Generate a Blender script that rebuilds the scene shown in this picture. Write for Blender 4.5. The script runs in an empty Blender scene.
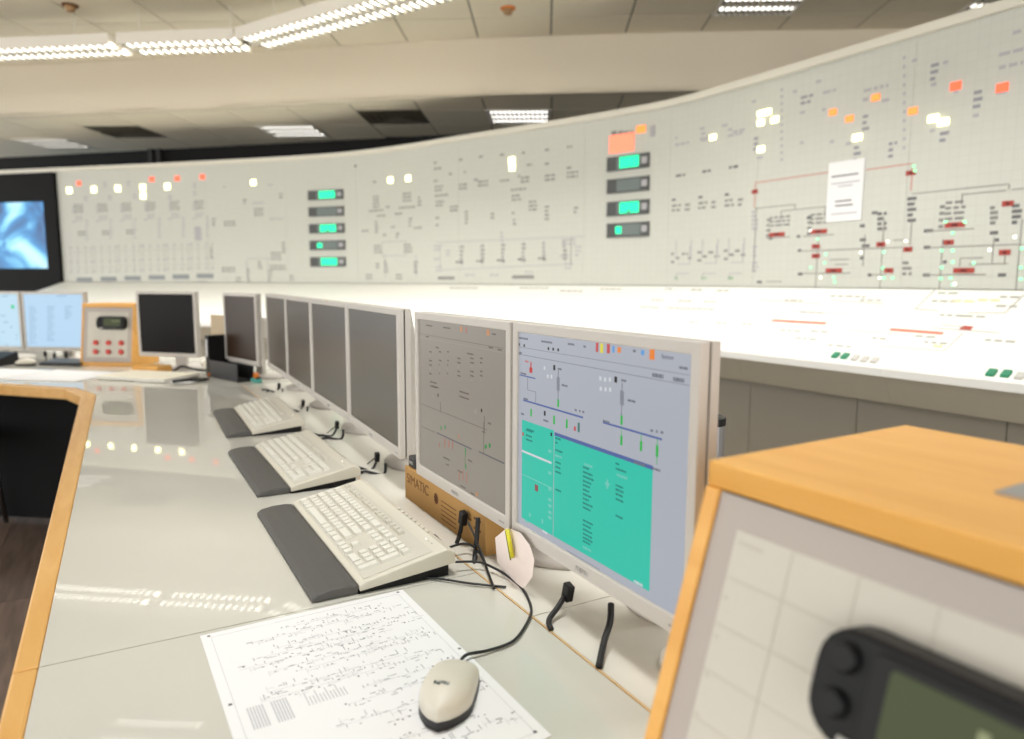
import bpy, bmesh, math, random
from mathutils import Vector, Matrix, Euler
random.seed(7)
S = bpy.context.scene
COL = S.collection
# ------------------------------------------------------------------ camera
F_PX, CX, CY, EYE = 715.0, 512.0, 369.5, 1.22
RM = Matrix(((0.87331887, 0.05649989, -0.48386146),
             (-0.48713166, 0.10966521, -0.86641577),
             (0.00411037, 0.99236148, 0.12329559)))     # camera axes -> room axes
cam_d = bpy.data.cameras.new('camera'); cam = bpy.data.objects.new('camera', cam_d); COL.objects.link(cam)
cam.matrix_world = Matrix.Translation((0, 0, EYE)) @ RM.to_4x4()
cam_d.sensor_width = 36.0; cam_d.lens = 36.0 * F_PX / 1024.0
cam_d.clip_start = 0.02; cam_d.clip_end = 60
cam_d.dof.use_dof = True; cam_d.dof.focus_distance = 1.2; cam_d.dof.aperture_fstop = 3.4
S.camera = cam
# ------------------------------------------------------------------ world, exposure
W = bpy.data.worlds.new('world'); S.world = W; W.use_nodes = True
W.node_tree.nodes['Background'].inputs[0].default_value = (1.0, 0.978, 0.945, 1)
W.node_tree.nodes['Background'].inputs[1].default_value = 2.05
S.view_settings.view_transform = 'Standard'; S.view_settings.look = 'None'
S.view_settings.exposure = 0.35; S.view_settings.gamma = 1.0
S.view_settings.use_curve_mapping = False
P_LOW, P_UP, P_LINE, P_EXTRA = 9.0, 2.5, 8.0, 12.0       # watts of the room's lamps; P_EXTRA for out-of-view ones, mostly added
WARM = (1.0, 0.988, 0.96)

# ------------------------------------------------------------------ rays of the photograph (used to survey where things stand)
def ray(px, py): return RM @ Vector((px - CX, -(py - CY), -F_PX))
def atz(px, py, z):
    d = ray(px, py); return d * ((z - EYE) / d.z) + Vector((0, 0, EYE))
def atx(px, py, x):
    d = ray(px, py); return d * (x / d.x) + Vector((0, 0, EYE))

# ------------------------------------------------------------------ materials
def lin(c):
    return tuple(((v/255)/12.92 if v/255 <= .04045 else ((v/255+.055)/1.055)**2.4) for v in c)
MATS = {}
EK = 0.82      # screens and lamps against the exposure
def mat(name, rgb, rough=.5, metal=0, emit=None, es=0, noise=0, nscale=20, bump=0, bscale=200, spec=.5, coat=0, stretch=None):
    if name in MATS: return MATS[name]
    m = bpy.data.materials.new(name); m.use_nodes = True; MATS[name] = m
    nt = m.node_tree; b = nt.nodes['Principled BSDF']
    c = lin(rgb)
    b.inputs['Base Color'].default_value = (*c, 1); b.inputs['Roughness'].default_value = rough
    b.inputs['Metallic'].default_value = metal; b.inputs['Specular IOR Level'].default_value = spec
    b.inputs['Coat Weight'].default_value = coat; b.inputs['Coat Roughness'].default_value = .03
    if emit:
        b.inputs['Emission Color'].default_value = (*lin(emit), 1); b.inputs['Emission Strength'].default_value = es*EK
    if noise or bump:
        tc = nt.nodes.new('ShaderNodeTexCoord'); mp = nt.nodes.new('ShaderNodeMapping')
        nt.links.new(tc.outputs['Object'], mp.inputs[0])
        if stretch: mp.inputs['Scale'].default_value = stretch
    if noise:
        n = nt.nodes.new('ShaderNodeTexNoise'); n.inputs['Scale'].default_value = nscale; n.inputs['Detail'].default_value = 5
        nt.links.new(mp.outputs[0], n.inputs['Vector'])
        r = nt.nodes.new('ShaderNodeValToRGB')
        r.color_ramp.elements[0].position = .3; r.color_ramp.elements[1].position = .7
        r.color_ramp.elements[0].color = (*[v*(1-noise) for v in c], 1); r.color_ramp.elements[1].color = (*[min(1, v*(1+noise)) for v in c], 1)
        nt.links.new(n.outputs['Fac'], r.inputs[0]); nt.links.new(r.outputs[0], b.inputs['Base Color'])
    if bump:
        n2 = nt.nodes.new('ShaderNodeTexNoise'); n2.inputs['Scale'].default_value = bscale
        nt.links.new(mp.outputs[0], n2.inputs['Vector'])
        bp = nt.nodes.new('ShaderNodeBump'); bp.inputs['Strength'].default_value = bump; bp.inputs['Distance'].default_value = .002
        nt.links.new(n2.outputs['Fac'], bp.inputs['Height']); nt.links.new(bp.outputs[0], b.inputs['Normal'])
    return m
def mosaic(name, rgb, tile, rough=.45, dark=.93):
    """plastic mosaic board: fine square joints from the board's own UV (metres)"""
    m = mat(name, rgb, rough); nt = m.node_tree; b = nt.nodes['Principled BSDF']; c = lin(rgb)
    uv = nt.nodes.new('ShaderNodeUVMap'); br = nt.nodes.new('ShaderNodeTexBrick'); br.offset = 0
    nt.links.new(uv.outputs[0], br.inputs['Vector'])
    br.inputs['Color1'].default_value = (*c, 1); br.inputs['Color2'].default_value = (*[v*.985 for v in c], 1)
    br.inputs['Mortar'].default_value = (*[v*dark for v in c], 1); br.inputs['Scale'].default_value = 1
    br.inputs['Mortar Size'].default_value = .0016; br.inputs['Brick Width'].default_value = tile; br.inputs['Row Height'].default_value = tile
    nt.links.new(br.outputs['Color'], b.inputs['Base Color'])
    return m
def woodmat(name, a, b_, axis='Y'):
    m = mat(name, a, .38); nt = m.node_tree; b = nt.nodes['Principled BSDF']
    tc = nt.nodes.new('ShaderNodeTexCoord'); mp = nt.nodes.new('ShaderNodeMapping'); nt.links.new(tc.outputs['Object'], mp.inputs[0])
    mp.inputs['Scale'].default_value = {'Y': (14, 1.6, 14), 'X': (1.6, 14, 14), 'Z': (14, 14, 1.6)}[axis]
    n = nt.nodes.new('ShaderNodeTexNoise'); n.inputs['Scale'].default_value = 2.2; n.inputs['Detail'].default_value = 6; n.inputs['Distortion'].default_value = .8
    nt.links.new(mp.outputs[0], n.inputs['Vector'])
    r = nt.nodes.new('ShaderNodeValToRGB'); r.color_ramp.elements[0].position = .32; r.color_ramp.elements[1].position = .68
    r.color_ramp.elements[0].color = (*lin(b_), 1); r.color_ramp.elements[1].color = (*lin(a), 1)
    nt.links.new(n.outputs['Fac'], r.inputs[0]); nt.links.new(r.outputs[0], b.inputs['Base Color'])
    return m

M_desk = mat('desk_laminate', (207, 205, 195), .015, noise=.02, nscale=3, spec=.5)
M_ledge = mat('ledge_laminate', (222, 219, 209), .22)
M_wood = woodmat('beech', (230, 182, 110), (219, 166, 90), 'Y')
M_woodx = woodmat('beech_box', (238, 180, 92), (228, 166, 76), 'X')
M_woodl = mat('pale_edge_band', (222, 186, 136), .5)
M_black = mat('black_plastic', (18, 18, 19), .45, spec=.3)
M_dark = mat('dark_plastic', (38, 38, 40), .5)
M_blackpanel = mat('black_panel', (14, 14, 15), .6, spec=.15)
M_bezel = mat('bezel_plastic', (199, 194, 187), .45)
M_shell = mat('shell_plastic', (196, 191, 184), .5)
M_cream = mat('cream_plastic', (215, 210, 195), .45, bump=.05, bscale=900)
M_key = mat('key_plastic', (226, 224, 214), .5)
M_keyg = mat('key_grey', (207, 203, 190), .5)
M_palm = mat('palm_rest_rubber', (88, 87, 84), .6, bump=.1, bscale=1500)
M_paper = mat('paper', (238, 238, 238), .7)
M_ink = mat('ink', (134, 134, 137), .8)
M_inkl = mat('ink_light', (198, 198, 201), .8)
M_inkd = mat('ink_dark', (108, 108, 112), .8)
M_card = mat('cardboard', (182, 140, 80), .8, noise=.06, nscale=8)
M_cardink = mat('cardboard_print', (110, 70, 36), .8)
M_steel = mat('chrome', (120, 120, 122), .3, metal=1)
M_alu = mat('grey_metal', (170, 170, 172), .35, metal=.8)
M_off = mat('screen_dark', (82, 76, 68), .3, spec=.6)
M_offb = mat('screen_black', (20, 17, 16), .3, spec=.12)
M_offc = mat('screen_brown', (58, 44, 34), .3, spec=.15)
M_board = mosaic('mosaic_board', (206, 207, 198), .048)
M_cons = mosaic('mosaic_console', (243, 243, 236), .048, dark=.93)
M_lip = mat('console_lip', (250, 248, 242), .4)
M_fascia = mat('console_fascia', (214, 203, 180), .5)
M_door = mat('cabinet_door_paint', (196, 187, 168), .5)
M_rail = mat('board_rail', (226, 222, 208), .45)
M_tile = mat('ceiling_tile_board', (238, 229, 208), .9, noise=.02, nscale=60)
M_joint = mat('ceiling_joint', (104, 97, 84), .9)
M_bulk = mat('bulkhead_plaster', (228, 218, 198), .9)
M_wall = mat('wall_paint', (206, 196, 176), .9)
M_void = mat('dark_wall', (24, 23, 23), .9)
M_post = mat('dark_post', (40, 40, 40), .6)
M_lamp = mat('lamp_glow', (255, 255, 250), .5, emit=(255, 251, 244), es=2.2)
M_lampw = mat('lamp_glow_soft', (255, 255, 250), .5, emit=(255, 250, 240), es=5.0)
M_blade = mat('louvre_blade', (190, 186, 176), .3, metal=.3)
M_white = mat('white_enamel', (236, 231, 220), .5)
M_diff = mat('diffuser_metal', (92, 88, 78), .6)
M_sym = mat('symbol_grey', (142, 142, 138), .7)
M_symd = mat('symbol_dark', (112, 112, 112), .7)
M_syml = mat('symbol_pale', (180, 178, 182), .7)
M_symp = mat('symbol_faint', (192, 192, 188), .7)
M_symr = mat('symbol_redline', (206, 130, 110), .7)
M_red = mat('tile_red', (176, 66, 56), .5)
M_dgrey = mat('display_body', (78, 80, 80), .5)
M_dgrey2 = mat('display_window', (110, 122, 120), .4)
M_green = mat('digit_green', (20, 230, 160), .5, emit=(20, 240, 165), es=1.0)
M_led = mat('led_green', (160, 255, 200), .5, emit=(120, 240, 165), es=1.1)
M_ledw = mat('led_white', (255, 255, 250), .5, emit=(255, 255, 245), es=1.2)
M_yel = mat('lamp_yellow', (255, 250, 190), .5, emit=(255, 250, 175), es=5.0)
M_ora = mat('lamp_orange', (255, 150, 70), .5, emit=(255, 120, 50), es=1.25)
M_redl = mat('lamp_red', (255, 100, 60), .5, emit=(255, 90, 60), es=1.2)
M_reddisp = mat('display_orange', (255, 130, 100), .5, emit=(255, 125, 95), es=1.1)
M_btng = mat('button_green', (40, 130, 95), .5)
M_btngrey = mat('button_grey', (190, 188, 182), .5)
M_btnred = mat('button_red', (206, 66, 56), .4)
M_navy = mat('seat_fabric', (26, 28, 40), .9)
M_boxface = mat('box_face_grey', (182, 172, 164), .5)
M_sheet = mat('box_sheet', (206, 201, 188), .5)
M_sheetline = mat('sheet_line', (198, 192, 178), .6)
M_radio = mat('radio_plastic', (24, 24, 25), .45, spec=.25)
M_lcd = mat('radio_lcd', (70, 78, 52), .4, spec=.2, emit=(90, 100, 66), es=.05)
M_lcdtxt = mat('radio_lcd_text', (128, 138, 96), .3, emit=(160, 170, 120), es=.06)
M_cable = mat('black_cable', (26, 26, 28), .45)
M_cableg = mat('grey_cable', (178, 174, 168), .5)
M_yellowclip = mat('clip_yellow', (214, 205, 40), .4)
M_yellowdk = mat('clip_green', (120, 125, 30), .4)
M_pink = mat('note_card', (240, 226, 220), .7, noise=.05, nscale=14)
M_blackrail = mat('panel_joint', (176, 175, 166), .7)
M_cover = mat('book_cover', (238, 232, 212), .6)
M_teal = mat('teal_plastic', (80, 170, 160), .5)
M_orange = mat('orange_plastic', (224, 130, 50), .5)
def scr(name, rgb, k=1.0, gloss=.35):
    return mat(name, tuple(v*.12 for v in rgb), gloss, emit=rgb, es=k, spec=.3)

# ------------------------------------------------------------------ mesh helpers
class MB:
    def __init__(s): s.v = []; s.f = []; s.uv = []
    def add(s, vs, fs):
        o = len(s.v); s.v += [Vector(v) for v in vs]; s.f += [tuple(i+o for i in f) for f in fs]; return s
    def box(s, c, d, rz=0, m=None):
        x, y, z = d[0]/2, d[1]/2, d[2]/2
        vs = [Vector((i, j, k)) for k in (-z, z) for (i, j) in ((-x, -y), (x, -y), (x, y), (-x, y))]
        if rz: R = Matrix.Rotation(rz, 3, 'Z'); vs = [R @ v for v in vs]
        if m: vs = [m @ v for v in vs]
        c = Vector(c); return s.add([v+c for v in vs], [(3,2,1,0),(4,5,6,7),(0,1,5,4),(1,2,6,5),(2,3,7,6),(3,0,4,7)])
    def b2(s, lo, hi): return s.box([(a+b)/2 for a, b in zip(lo, hi)], [abs(b-a) for a, b in zip(lo, hi)])
    def prism(s, poly, z0, z1):
        n = len(poly); a = sum(poly[i][0]*poly[(i+1)%n][1]-poly[(i+1)%n][0]*poly[i][1] for i in range(n))
        if a < 0: poly = poly[::-1]
        return s.add([(x, y, z0) for x, y in poly]+[(x, y, z1) for x, y in poly],
              [tuple(range(n))[::-1], tuple(range(n, 2*n))]+[(i, (i+1)%n, n+(i+1)%n, n+i) for i in range(n)])
    def extr(s, prof, p0, p1, u=Vector((0,1,0)), w=Vector((0,0,1))):
        """profile [(a,b)] in axes u,w swept p0->p1"""
        n = len(prof); A = [Vector(p0)+u*a+w*b for a, b in prof]; B = [Vector(p1)+u*a+w*b for a, b in prof]
        return s.add(A+B, [tuple(range(n)), tuple(range(2*n-1, n-1, -1))]+[(i, n+i, n+(i+1)%n, (i+1)%n) for i in range(n)])
    def cyl(s, c, r, h, n=20, axis='Z', r2=None):
        r2 = r if r2 is None else r2; vs = []
        for k, rr in ((0, r), (h, r2)):
            for i in range(n):
                a = 2*math.pi*i/n; p = (rr*math.cos(a), rr*math.sin(a), k)
                vs.append({'Z': p, 'Y': (p[0], p[2], p[1]), 'X': (p[2], p[0], p[1])}[axis])
        c = Vector(c); fl = axis == 'Y'
        fs = [tuple(range(n))[::-1], tuple(range(n, 2*n))]+[(i, (i+1)%n, n+(i+1)%n, n+i) for i in range(n)]
        if fl: fs = [f[::-1] for f in fs]
        return s.add([Vector(v)+c for v in vs], fs)
    def lathe(s, prof, c=(0,0,0), n=28, sx=1, sy=1):
        c = Vector(c); m = len(prof); vs = []
        for i in range(n):
            a = 2*math.pi*i/n
            for r, z in prof: vs.append(c+Vector((r*sx*math.cos(a), r*sy*math.sin(a), z)))
        fs = []
        for i in range(n):
            j = (i+1)%n
            for k in range(m-1): fs.append((i*m+k, j*m+k, j*m+k+1, i*m+k+1))
        return s.add(vs, fs)
    def tube(s, pts, r, n=8, smooth=6):
        P = catmull([Vector(p) for p in pts], smooth) if len(pts) > 2 and smooth else [Vector(p) for p in pts]
        up = Vector((0, 0, 1)); vs = []; fs = []
        for i, p in enumerate(P):
            t = (P[min(i+1, len(P)-1)]-P[max(i-1, 0)]).normalized()
            a = t.cross(up if abs(t.z) < .95 else Vector((1, 0, 0))).normalized(); b = a.cross(t)
            for k in range(n): an = 2*math.pi*k/n; vs.append(p+a*r*math.cos(an)+b*r*math.sin(an))
        for i in range(len(P)-1):
            for k in range(n): fs.append((i*n+k, (i+1)*n+k, (i+1)*n+(k+1)%n, i*n+(k+1)%n))
        fs += [tuple(range(n)), tuple(range(len(vs)-1, len(vs)-n-1, -1))]
        return s.add(vs, fs)
    def mesh(s, name, m=None, smooth=False):
        me = bpy.data.meshes.new(name); me.from_pydata([tuple(v) for v in s.v], [], s.f)
        if s.uv:
            ul = me.uv_layers.new(name='UVMap')
            for poly in me.polygons:
                for li, vi in zip(poly.loop_indices, poly.vertices): ul.data[li].uv = s.uv[vi]
        bm = bmesh.new(); bm.from_mesh(me); bmesh.ops.recalc_face_normals(bm, faces=bm.faces); bm.to_mesh(me); bm.free()
        if m: me.materials.append(m)
        if smooth: me.polygons.foreach_set('use_smooth', [True]*len(me.polygons)); me.update()
        return me
    def build(s, name, m, parent=None, loc=(0,0,0), rz=0, smooth=False, bevel=0, seg=2, world=False):
        if world and parent is not None:
            inv = mw(parent).inverted(); s.v = [inv @ v for v in s.v]
        o = bpy.data.objects.new(name, s.mesh(name, m, smooth)); COL.objects.link(o)
        o.location = loc; o.rotation_euler = (0, 0, rz)
        if parent is not None: o.parent = parent
        if bevel:
            b = o.modifiers.new('bevel', 'BEVEL'); b.width = bevel; b.segments = seg; b.limit_method = 'ANGLE'; b.angle_limit = .6
        return o
def mw(o):
    m = Matrix.LocRotScale(o.location, o.rotation_euler, o.scale)
    return mw(o.parent) @ m if o.parent else m
def catmull(P, n):
    out = []
    for i in range(len(P)-1):
        p0, p1, p2, p3 = P[max(i-1,0)], P[i], P[i+1], P[min(i+2,len(P)-1)]
        for k in range(n):
            t = k/n; out.append(.5*((2*p1)+(p2-p0)*t+(2*p0-5*p1+4*p2-p3)*t*t+(3*p1-p0-3*p2+p3)*t**3))
    return out+[P[-1]]
def tag(o, label, cat, group=None):
    o['label'] = label; o['category'] = cat
    if group: o['group'] = group
    return o
def thing(name, label, cat, loc=(0,0,0), rz=0, group=None):
    o = bpy.data.objects.new(name, None); COL.objects.link(o); o.empty_display_size = .1
    o.location = loc; o.rotation_euler = (0, 0, rz); return tag(o, label, cat, group)
def struct(o): o['kind'] = 'structure'; return o
def stuff(o): o['kind'] = 'stuff'; return o
def copy_tree(o, parent=None):
    c = o.copy(); COL.objects.link(c)
    if parent is not None: c.parent = parent
    for ch in [x for x in o.children]: copy_tree(ch, c)
    return c
def dup(o, loc, rz, label):
    c = copy_tree(o); c.location = loc; c.rotation_euler = (0, 0, rz); c['label'] = label; return c
def share(name, me, parent, loc, rz=0, mtx=None):
    o = bpy.data.objects.new(name, me); COL.objects.link(o); o.parent = parent
    if mtx is not None: o.matrix_local = mtx
    else: o.location = loc; o.rotation_euler = (0, 0, rz)
    return o
def text(name, body, size, m, parent, mtx, ext=.0004, align='LEFT', shear=0, squash=1.0):
    cu = bpy.data.curves.new(name, 'FONT'); cu.body = body; cu.size = size; cu.extrude = ext; cu.align_x = align; cu.shear = shear
    t = bpy.data.objects.new(name, cu); COL.objects.link(t)
    dg = bpy.context.evaluated_depsgraph_get(); me = bpy.data.meshes.new_from_object(t.evaluated_get(dg))
    bpy.data.objects.remove(t); me.transform(Matrix.Diagonal((squash, 1, 1, 1)))
    me.materials.clear(); me.materials.append(m)
    o = bpy.data.objects.new(name, me); COL.objects.link(o); o.parent = parent; o.matrix_local = mtx; return o
def frame_mtx(origin, xa, ya):
    xa = Vector(xa).normalized(); ya = Vector(ya).normalized(); za = xa.cross(ya)
    m = Matrix((xa, ya, za)).transposed().to_4x4(); m.translation = Vector(origin); return m
R90 = -math.pi/2
DZ = 0.74

# ------------------------------------------------------------------ floor and walls
fl = bpy.data.objects.new('floor', None); COL.objects.link(fl); struct(fl); fl.empty_display_size = .1
MB().b2((-6.5, -4.5, -.06), (7.5, 13, -.004)).build('floor_base', mat('floor_joint', (30, 26, 23), .8), fl)
M_fl = [woodmat('floor_plank_a', (132, 112, 98), (100, 82, 72), 'Y'), woodmat('floor_plank_b', (140, 120, 106), (112, 94, 84), 'Y'), woodmat('floor_plank_c', (122, 104, 92), (92, 76, 66), 'Y')]
for m_ in M_fl: m_.node_tree.nodes['Principled BSDF'].inputs['Roughness'].default_value = .5
plank = [MB().box((0, 0, 0), (.178, 1.196, .008)).mesh('plank', m_) for m_ in M_fl]
rf = random.Random(3)
for i in range(12):
    for j in range(7):
        share('plank', plank[rf.randrange(3)], fl, (-.05-.18*i, .2+1.2*j+(.6 if i % 2 else 0)+(.2 if i % 3 == 1 else 0), -.004))
MB().b2((6.9, -4.5, 0), (7.0, 13, 3.4)).build('wall_right', M_wall)['kind'] = 'structure'

# ------------------------------------------------------------------ plan lines
BOARD0 = [(-.48, 9.96), (.46, 9.05), (1.28, 8.22), (1.80, 7.66), (2.16, 7.2), (2.49, 6.6), (2.74, 6.0), (2.96, 5.5), (3.17, 5.0), (3.39, 4.44), (3.53, 3.98), (3.57, 3.5), (3.585, 3.0), (3.60, 2.4), (3.615, 1.8), (3.63, 1.0), (3.63, -.6)]
BP = catmull([Vector((x, y, 0)) for x, y in BOARD0], 5)
BS = [0.0]
for i in range(1, len(BP)): BS.append(BS[-1]+(BP[i]-BP[i-1]).length)
ZB, ZT = 1.19, 2.44
def bpos(s, z=0, off=0):
    """point on the board at arc length s, height z, off metres out into the room"""
    i = 0
    while i < len(BS)-2 and BS[i+1] < s: i += 1
    t = (s-BS[i])/(BS[i+1]-BS[i]); p = BP[i].lerp(BP[i+1], t)
    a = (BP[min(i+1, len(BP)-1)]-BP[max(i-1, 0)]).normalized(); b = (BP[min(i+2, len(BP)-1)]-BP[i]).normalized()
    d = a.lerp(b, t).normalized(); n = Vector((d.y, -d.x, 0))
    return Vector((p.x, p.y, z))-Vector((-n.x, -n.y, 0))*off*1.0
def bhit(px, py):
    d = ray(px, py); best = None
    for i in range(len(BP)-1):
        a, b = BP[i], BP[i+1]; e = b-a; den = d.x*e.y-d.y*e.x
        if abs(den) < 1e-9: continue
        k = (a.x*e.y-a.y*e.x)/den; u = (a.x*d.y-a.y*d.x)/den
        if k > 0 and (-1e-4 <= u <= 1.0001 or (i == 0 and u < 0) or (i == len(BP)-2 and u > 1)):
            if best is None or k < best[0]: best = (k, BS[i]+u*(BS[i+1]-BS[i]), EYE+d.z*k)
    return best[1], best[2]
# does the outward normal point to the room (towards the camera)?
SGN = 1 if (bpos(3, 0, .5)-Vector((0, 0, 0))).length < bpos(3, 0, 0).length else -1
_b = bpos
def bpos(s, z=0, off=0): return _b(s, z, off*SGN)
def coff(s):
    """how far the console reaches into the room"""
    y = bpos(s).y; t = max(0, min(1, (y-4.2)/3.3)); return .55+.65*t
ZC0, ZC1 = 1.185, .835
def cpos(s, t, lift=0):
    p = bpos(s, 0, coff(s)*t); return Vector((p.x, p.y, ZC0+(ZC1-ZC0)*t+lift))
def chit(px, py):
    d = ray(px, py); o = Vector((0, 0, EYE)); best = None
    N = 160
    for i in range(N):
        s0, s1 = BS[-1]*i/N, BS[-1]*(i+1)/N
        a, b, c = cpos(s0, 0), cpos(s1, 0), cpos(s0, 1)
        n = (b-a).cross(c-a); den = d.dot(n)
        if abs(den) < 1e-9: continue
        k = (a-o).dot(n)/den; p = o+d*k; q = p-a
        e = b-a; u = q.dot(e)/e.dot(e); w = c-a; t = q.dot(w)/w.dot(w)
        if k > 0 and -.02 <= u <= 1.02 and -.1 <= t <= 1.1 and (best is None or k < best[0]): best = (k, s0+(s1-s0)*u, t)
    return (best[1], best[2]) if best else None

# ------------------------------------------------------------------ ceiling
ZL, ZU = 2.87, 3.34
BK = [(-5.2, 12.6), (-.88, 9.12), (0, 8.42), (.86, 7.72), (1.95, 6.76), (2.55, 6.25), (3.08, 5.83), (3.75, 5.36), (4.35, 4.95), (4.95, 4.56), (6.9, 3.35)]
BKV = [Vector((x, y, 0)) for x, y in BK]
m = MB(); n = len(BK); nr = []
for i in range(n):
    d = (BKV[min(i+1, n-1)]-BKV[max(i-1, 0)]).normalized(); nr.append(Vector((-d.y, d.x, 0)))
vs = []
for i in range(n):
    q = BKV[i]+nr[i]*.12
    vs += [(*BK[i], ZL-.012), (*BK[i], ZU+.02), (q.x, q.y, ZU+.02), (q.x, q.y, ZL-.012)]
fs = []
for i in range(n-1):
    for k in range(4): fs.append((i*4+k, i*4+(k+1)%4, (i+1)*4+(k+1)%4, (i+1)*4+k))
struct(m.add(vs, fs+[(0,1,2,3), (4*n-1, 4*n-2, 4*n-3, 4*n-4)]).build('trim_1', M_bulk))
CD = math.radians(58.16); cu_, cv_ = Vector((math.sin(CD), -math.cos(CD), 0)), Vector((math.cos(CD), math.sin(CD), 0))
PIT = .64
c0 = atz(552, 92, ZL); c0.z = 0
cU = cu_*atz(551, 34, ZU).dot(cu_)+cv_*atz(752, 15, ZU).dot(cv_)        # the high ceiling's own grid origin
cup = bpy.data.objects.new('ceiling', None); COL.objects.link(cup); struct(cup)
clo = bpy.data.objects.new('ceiling', None); COL.objects.link(clo); struct(clo)
MB().prism([(-6.0, -4.4), (6.9, -4.4)]+[(x+.06, y+.08) for x, y in BK[::-1]]+[(-6.0, 12.6)], ZU+.008, ZU+.06).build('ceiling_backing', M_joint, cup)
MB().prism([(x-.01, y+.01) for x, y in BK]+[(6.9, 12.9), (-5.2, 12.9)], ZL+.008, ZL+.05).build('ceiling_backing', M_joint, clo)
def cut(poly, a, d, keep):
    """clip poly by line through a along d, keep the left (1) or right (-1) side"""
    out = []; f = lambda p: (d.x*(p[1]-a.y)-d.y*(p[0]-a.x))*keep
    for i in range(len(poly)):
        p, q = poly[i], poly[(i+1) % len(poly)]; fp, fq = f(p), f(q)
        if fp >= 0: out.append(p)
        if fp*fq < 0: t = fp/(fp-fq); out.append((p[0]+(q[0]-p[0])*t, p[1]+(q[1]-p[1])*t))
    return out
def grid_pos(p, o=None):
    q = Vector((p.x, p.y, 0))-(o or c0); return math.floor(q.dot(cu_)/PIT), math.floor(q.dot(cv_)/PIT)
low_fix = [(57, 139), (283, 128), (520, 117)]; up_fix = [(752, 9), (985, 2)]
low_dif = [(165, 137), (398, 120)]
cells_lo = {grid_pos(atz(*p, ZL)): ('lamp', p) for p in low_fix}; cells_lo.update({grid_pos(atz(*p, ZL)): ('diff', p) for p in low_dif})
cells_up = {grid_pos(atz(*p, ZU), cU): ('lamp', p) for p in up_fix}
tile_me = MB().box((0, 0, .006), (PIT-.014, PIT-.014, .012)).mesh('ceiling_tile', M_tile)
rzc = math.atan2(cu_.y, cu_.x)
def cell_c(i, j, o=None): return (o or c0)+cu_*(PIT*(i+.5))+cv_*(PIT*(j+.5))
for (parent, z, keep, cells, rng) in ((cup, ZU, -1, cells_up, (-9, 9, -7, 7)), (clo, ZL, 1, cells_lo, (-14, 4, -4, 10))):
    for i in range(rng[0], rng[1]):
        for j in range(rng[2], rng[3]):
            if (i, j) in cells: continue
            c = cell_c(i, j, cU if z == ZU else c0)
            if not (-5.9 < c.x < 6.8 and -4.3 < c.y < 12.5): continue
            h = PIT/2-.007
            poly = [tuple((c+cu_*a*h+cv_*b*h)[:2]) for a, b in ((-1,-1), (1,-1), (1,1), (-1,1))]; full = True
            for k in range(n-1):
                a, b = BKV[k], BKV[k+1]; e = (b-a); t = (c-a).dot(e)/e.dot(e)
                if (-.3 < t < 1.3) and abs((c-a).cross(e.normalized()).length) < 1.0:
                    q = cut(poly, a, e, keep)
                    if q != poly: full = False
                    poly = q
                elif -.0 <= t <= 1.0:
                    if (e.x*(c.y-a.y)-e.y*(c.x-a.x))*keep < 0: poly = []
                if len(poly) < 3: break
            if len(poly) < 3: continue
            bd = None
            for k in range(n-1):
                a, b = BKV[k], BKV[k+1]; e = b-a; tt = max(0, min(1, (c-a).dot(e)/e.dot(e))); q = (c-a-e*tt).length
                if bd is None or q < bd[0]: bd = (q, (e.x*(c.y-a.y)-e.y*(c.x-a.x))*keep)
            if bd[0] > .6 and bd[1] < 0: continue
            if z == ZL and c.dot(Vector((.7, .71, 0))) > 8.2: continue
            if full: share('ceiling_tile', tile_me, parent, (c.x, c.y, z), rzc)
            else: MB().prism(poly, z, z+.012).build('ceiling_tile', M_tile, parent)
# dark end wall behind the board
e0, e1 = atz(150, 150, ZL), atz(440, 135, ZL); ed = (e1-e0).normalized(); en = Vector((-ed.y, ed.x, 0))
A_, B_ = e0-ed*5.2, e0+ed*5.6
struct(MB().prism([tuple(A_[:2]), tuple(B_[:2]), tuple((B_+en*.1)[:2]), tuple((A_+en*.1)[:2])], 0, ZL+.05).build('wall_back', M_void))
for q in (154, 162):
    p = atz(q, 149, ZL); p2 = p-en*.05
    struct(MB().box((p2.x, p2.y, ZL/2), (.06, .06, ZL-.02), math.atan2(ed.y, ed.x)).build('trim_2', M_post))

# ------------------------------------------------------------------ lamps of the room
def area(parent, size, sy, watts, z, color=WARM):
    l = bpy.data.lights.new('lamp', 'AREA'); l.shape = 'RECTANGLE'; l.size = size; l.size_y = sy; l.energy = watts; l.color = color; l.spread = math.radians(108)
    o = bpy.data.objects.new('lamp', l); COL.objects.link(o); o.parent = parent; o.location = (0, 0, z); return o
def louvre_light(label, c, z, rz, watts, w=PIT, d=PIT, group='recessed louvre ceiling lights'):
    t = thing('ceiling_light', label, 'ceiling light', (c.x, c.y, z), rz, group)
    fr = MB()
    for a, b, x, y in ((0, -d/2+.012, w, .024), (0, d/2-.012, w, .024), (-w/2+.012, 0, .024, d-.048), (w/2-.012, 0, .024, d-.048)):
        fr.box((a, b, .01), (x, y, .04))
    fr.build('frame', M_white, t)
    MB().box((0, 0, .075), (w-.02, d-.02, .01)).build('housing', M_diff, t)
    for k in range(3):
        y = (k-1)*(d-.06)/3
        MB().cyl((-w/2+.04, y, .024), .032, w-.08, 10, 'X').build('lamp_tube', M_lamp, t, smooth=True)
    bl = MB()
    for k in range(1, 3): bl.box((0, -d/2+.03+(d-.06)*k/3, .004), (w-.05, .045, .014))
    for k in range(1, 13): bl.box((-w/2+.024+(w-.048)*k/13, 0, .006), (.012, d-.05, .032))
    bl.build('louvre', M_blade, t)
    area(t, w-.1, d-.1, watts, -.012)
    return t
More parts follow.
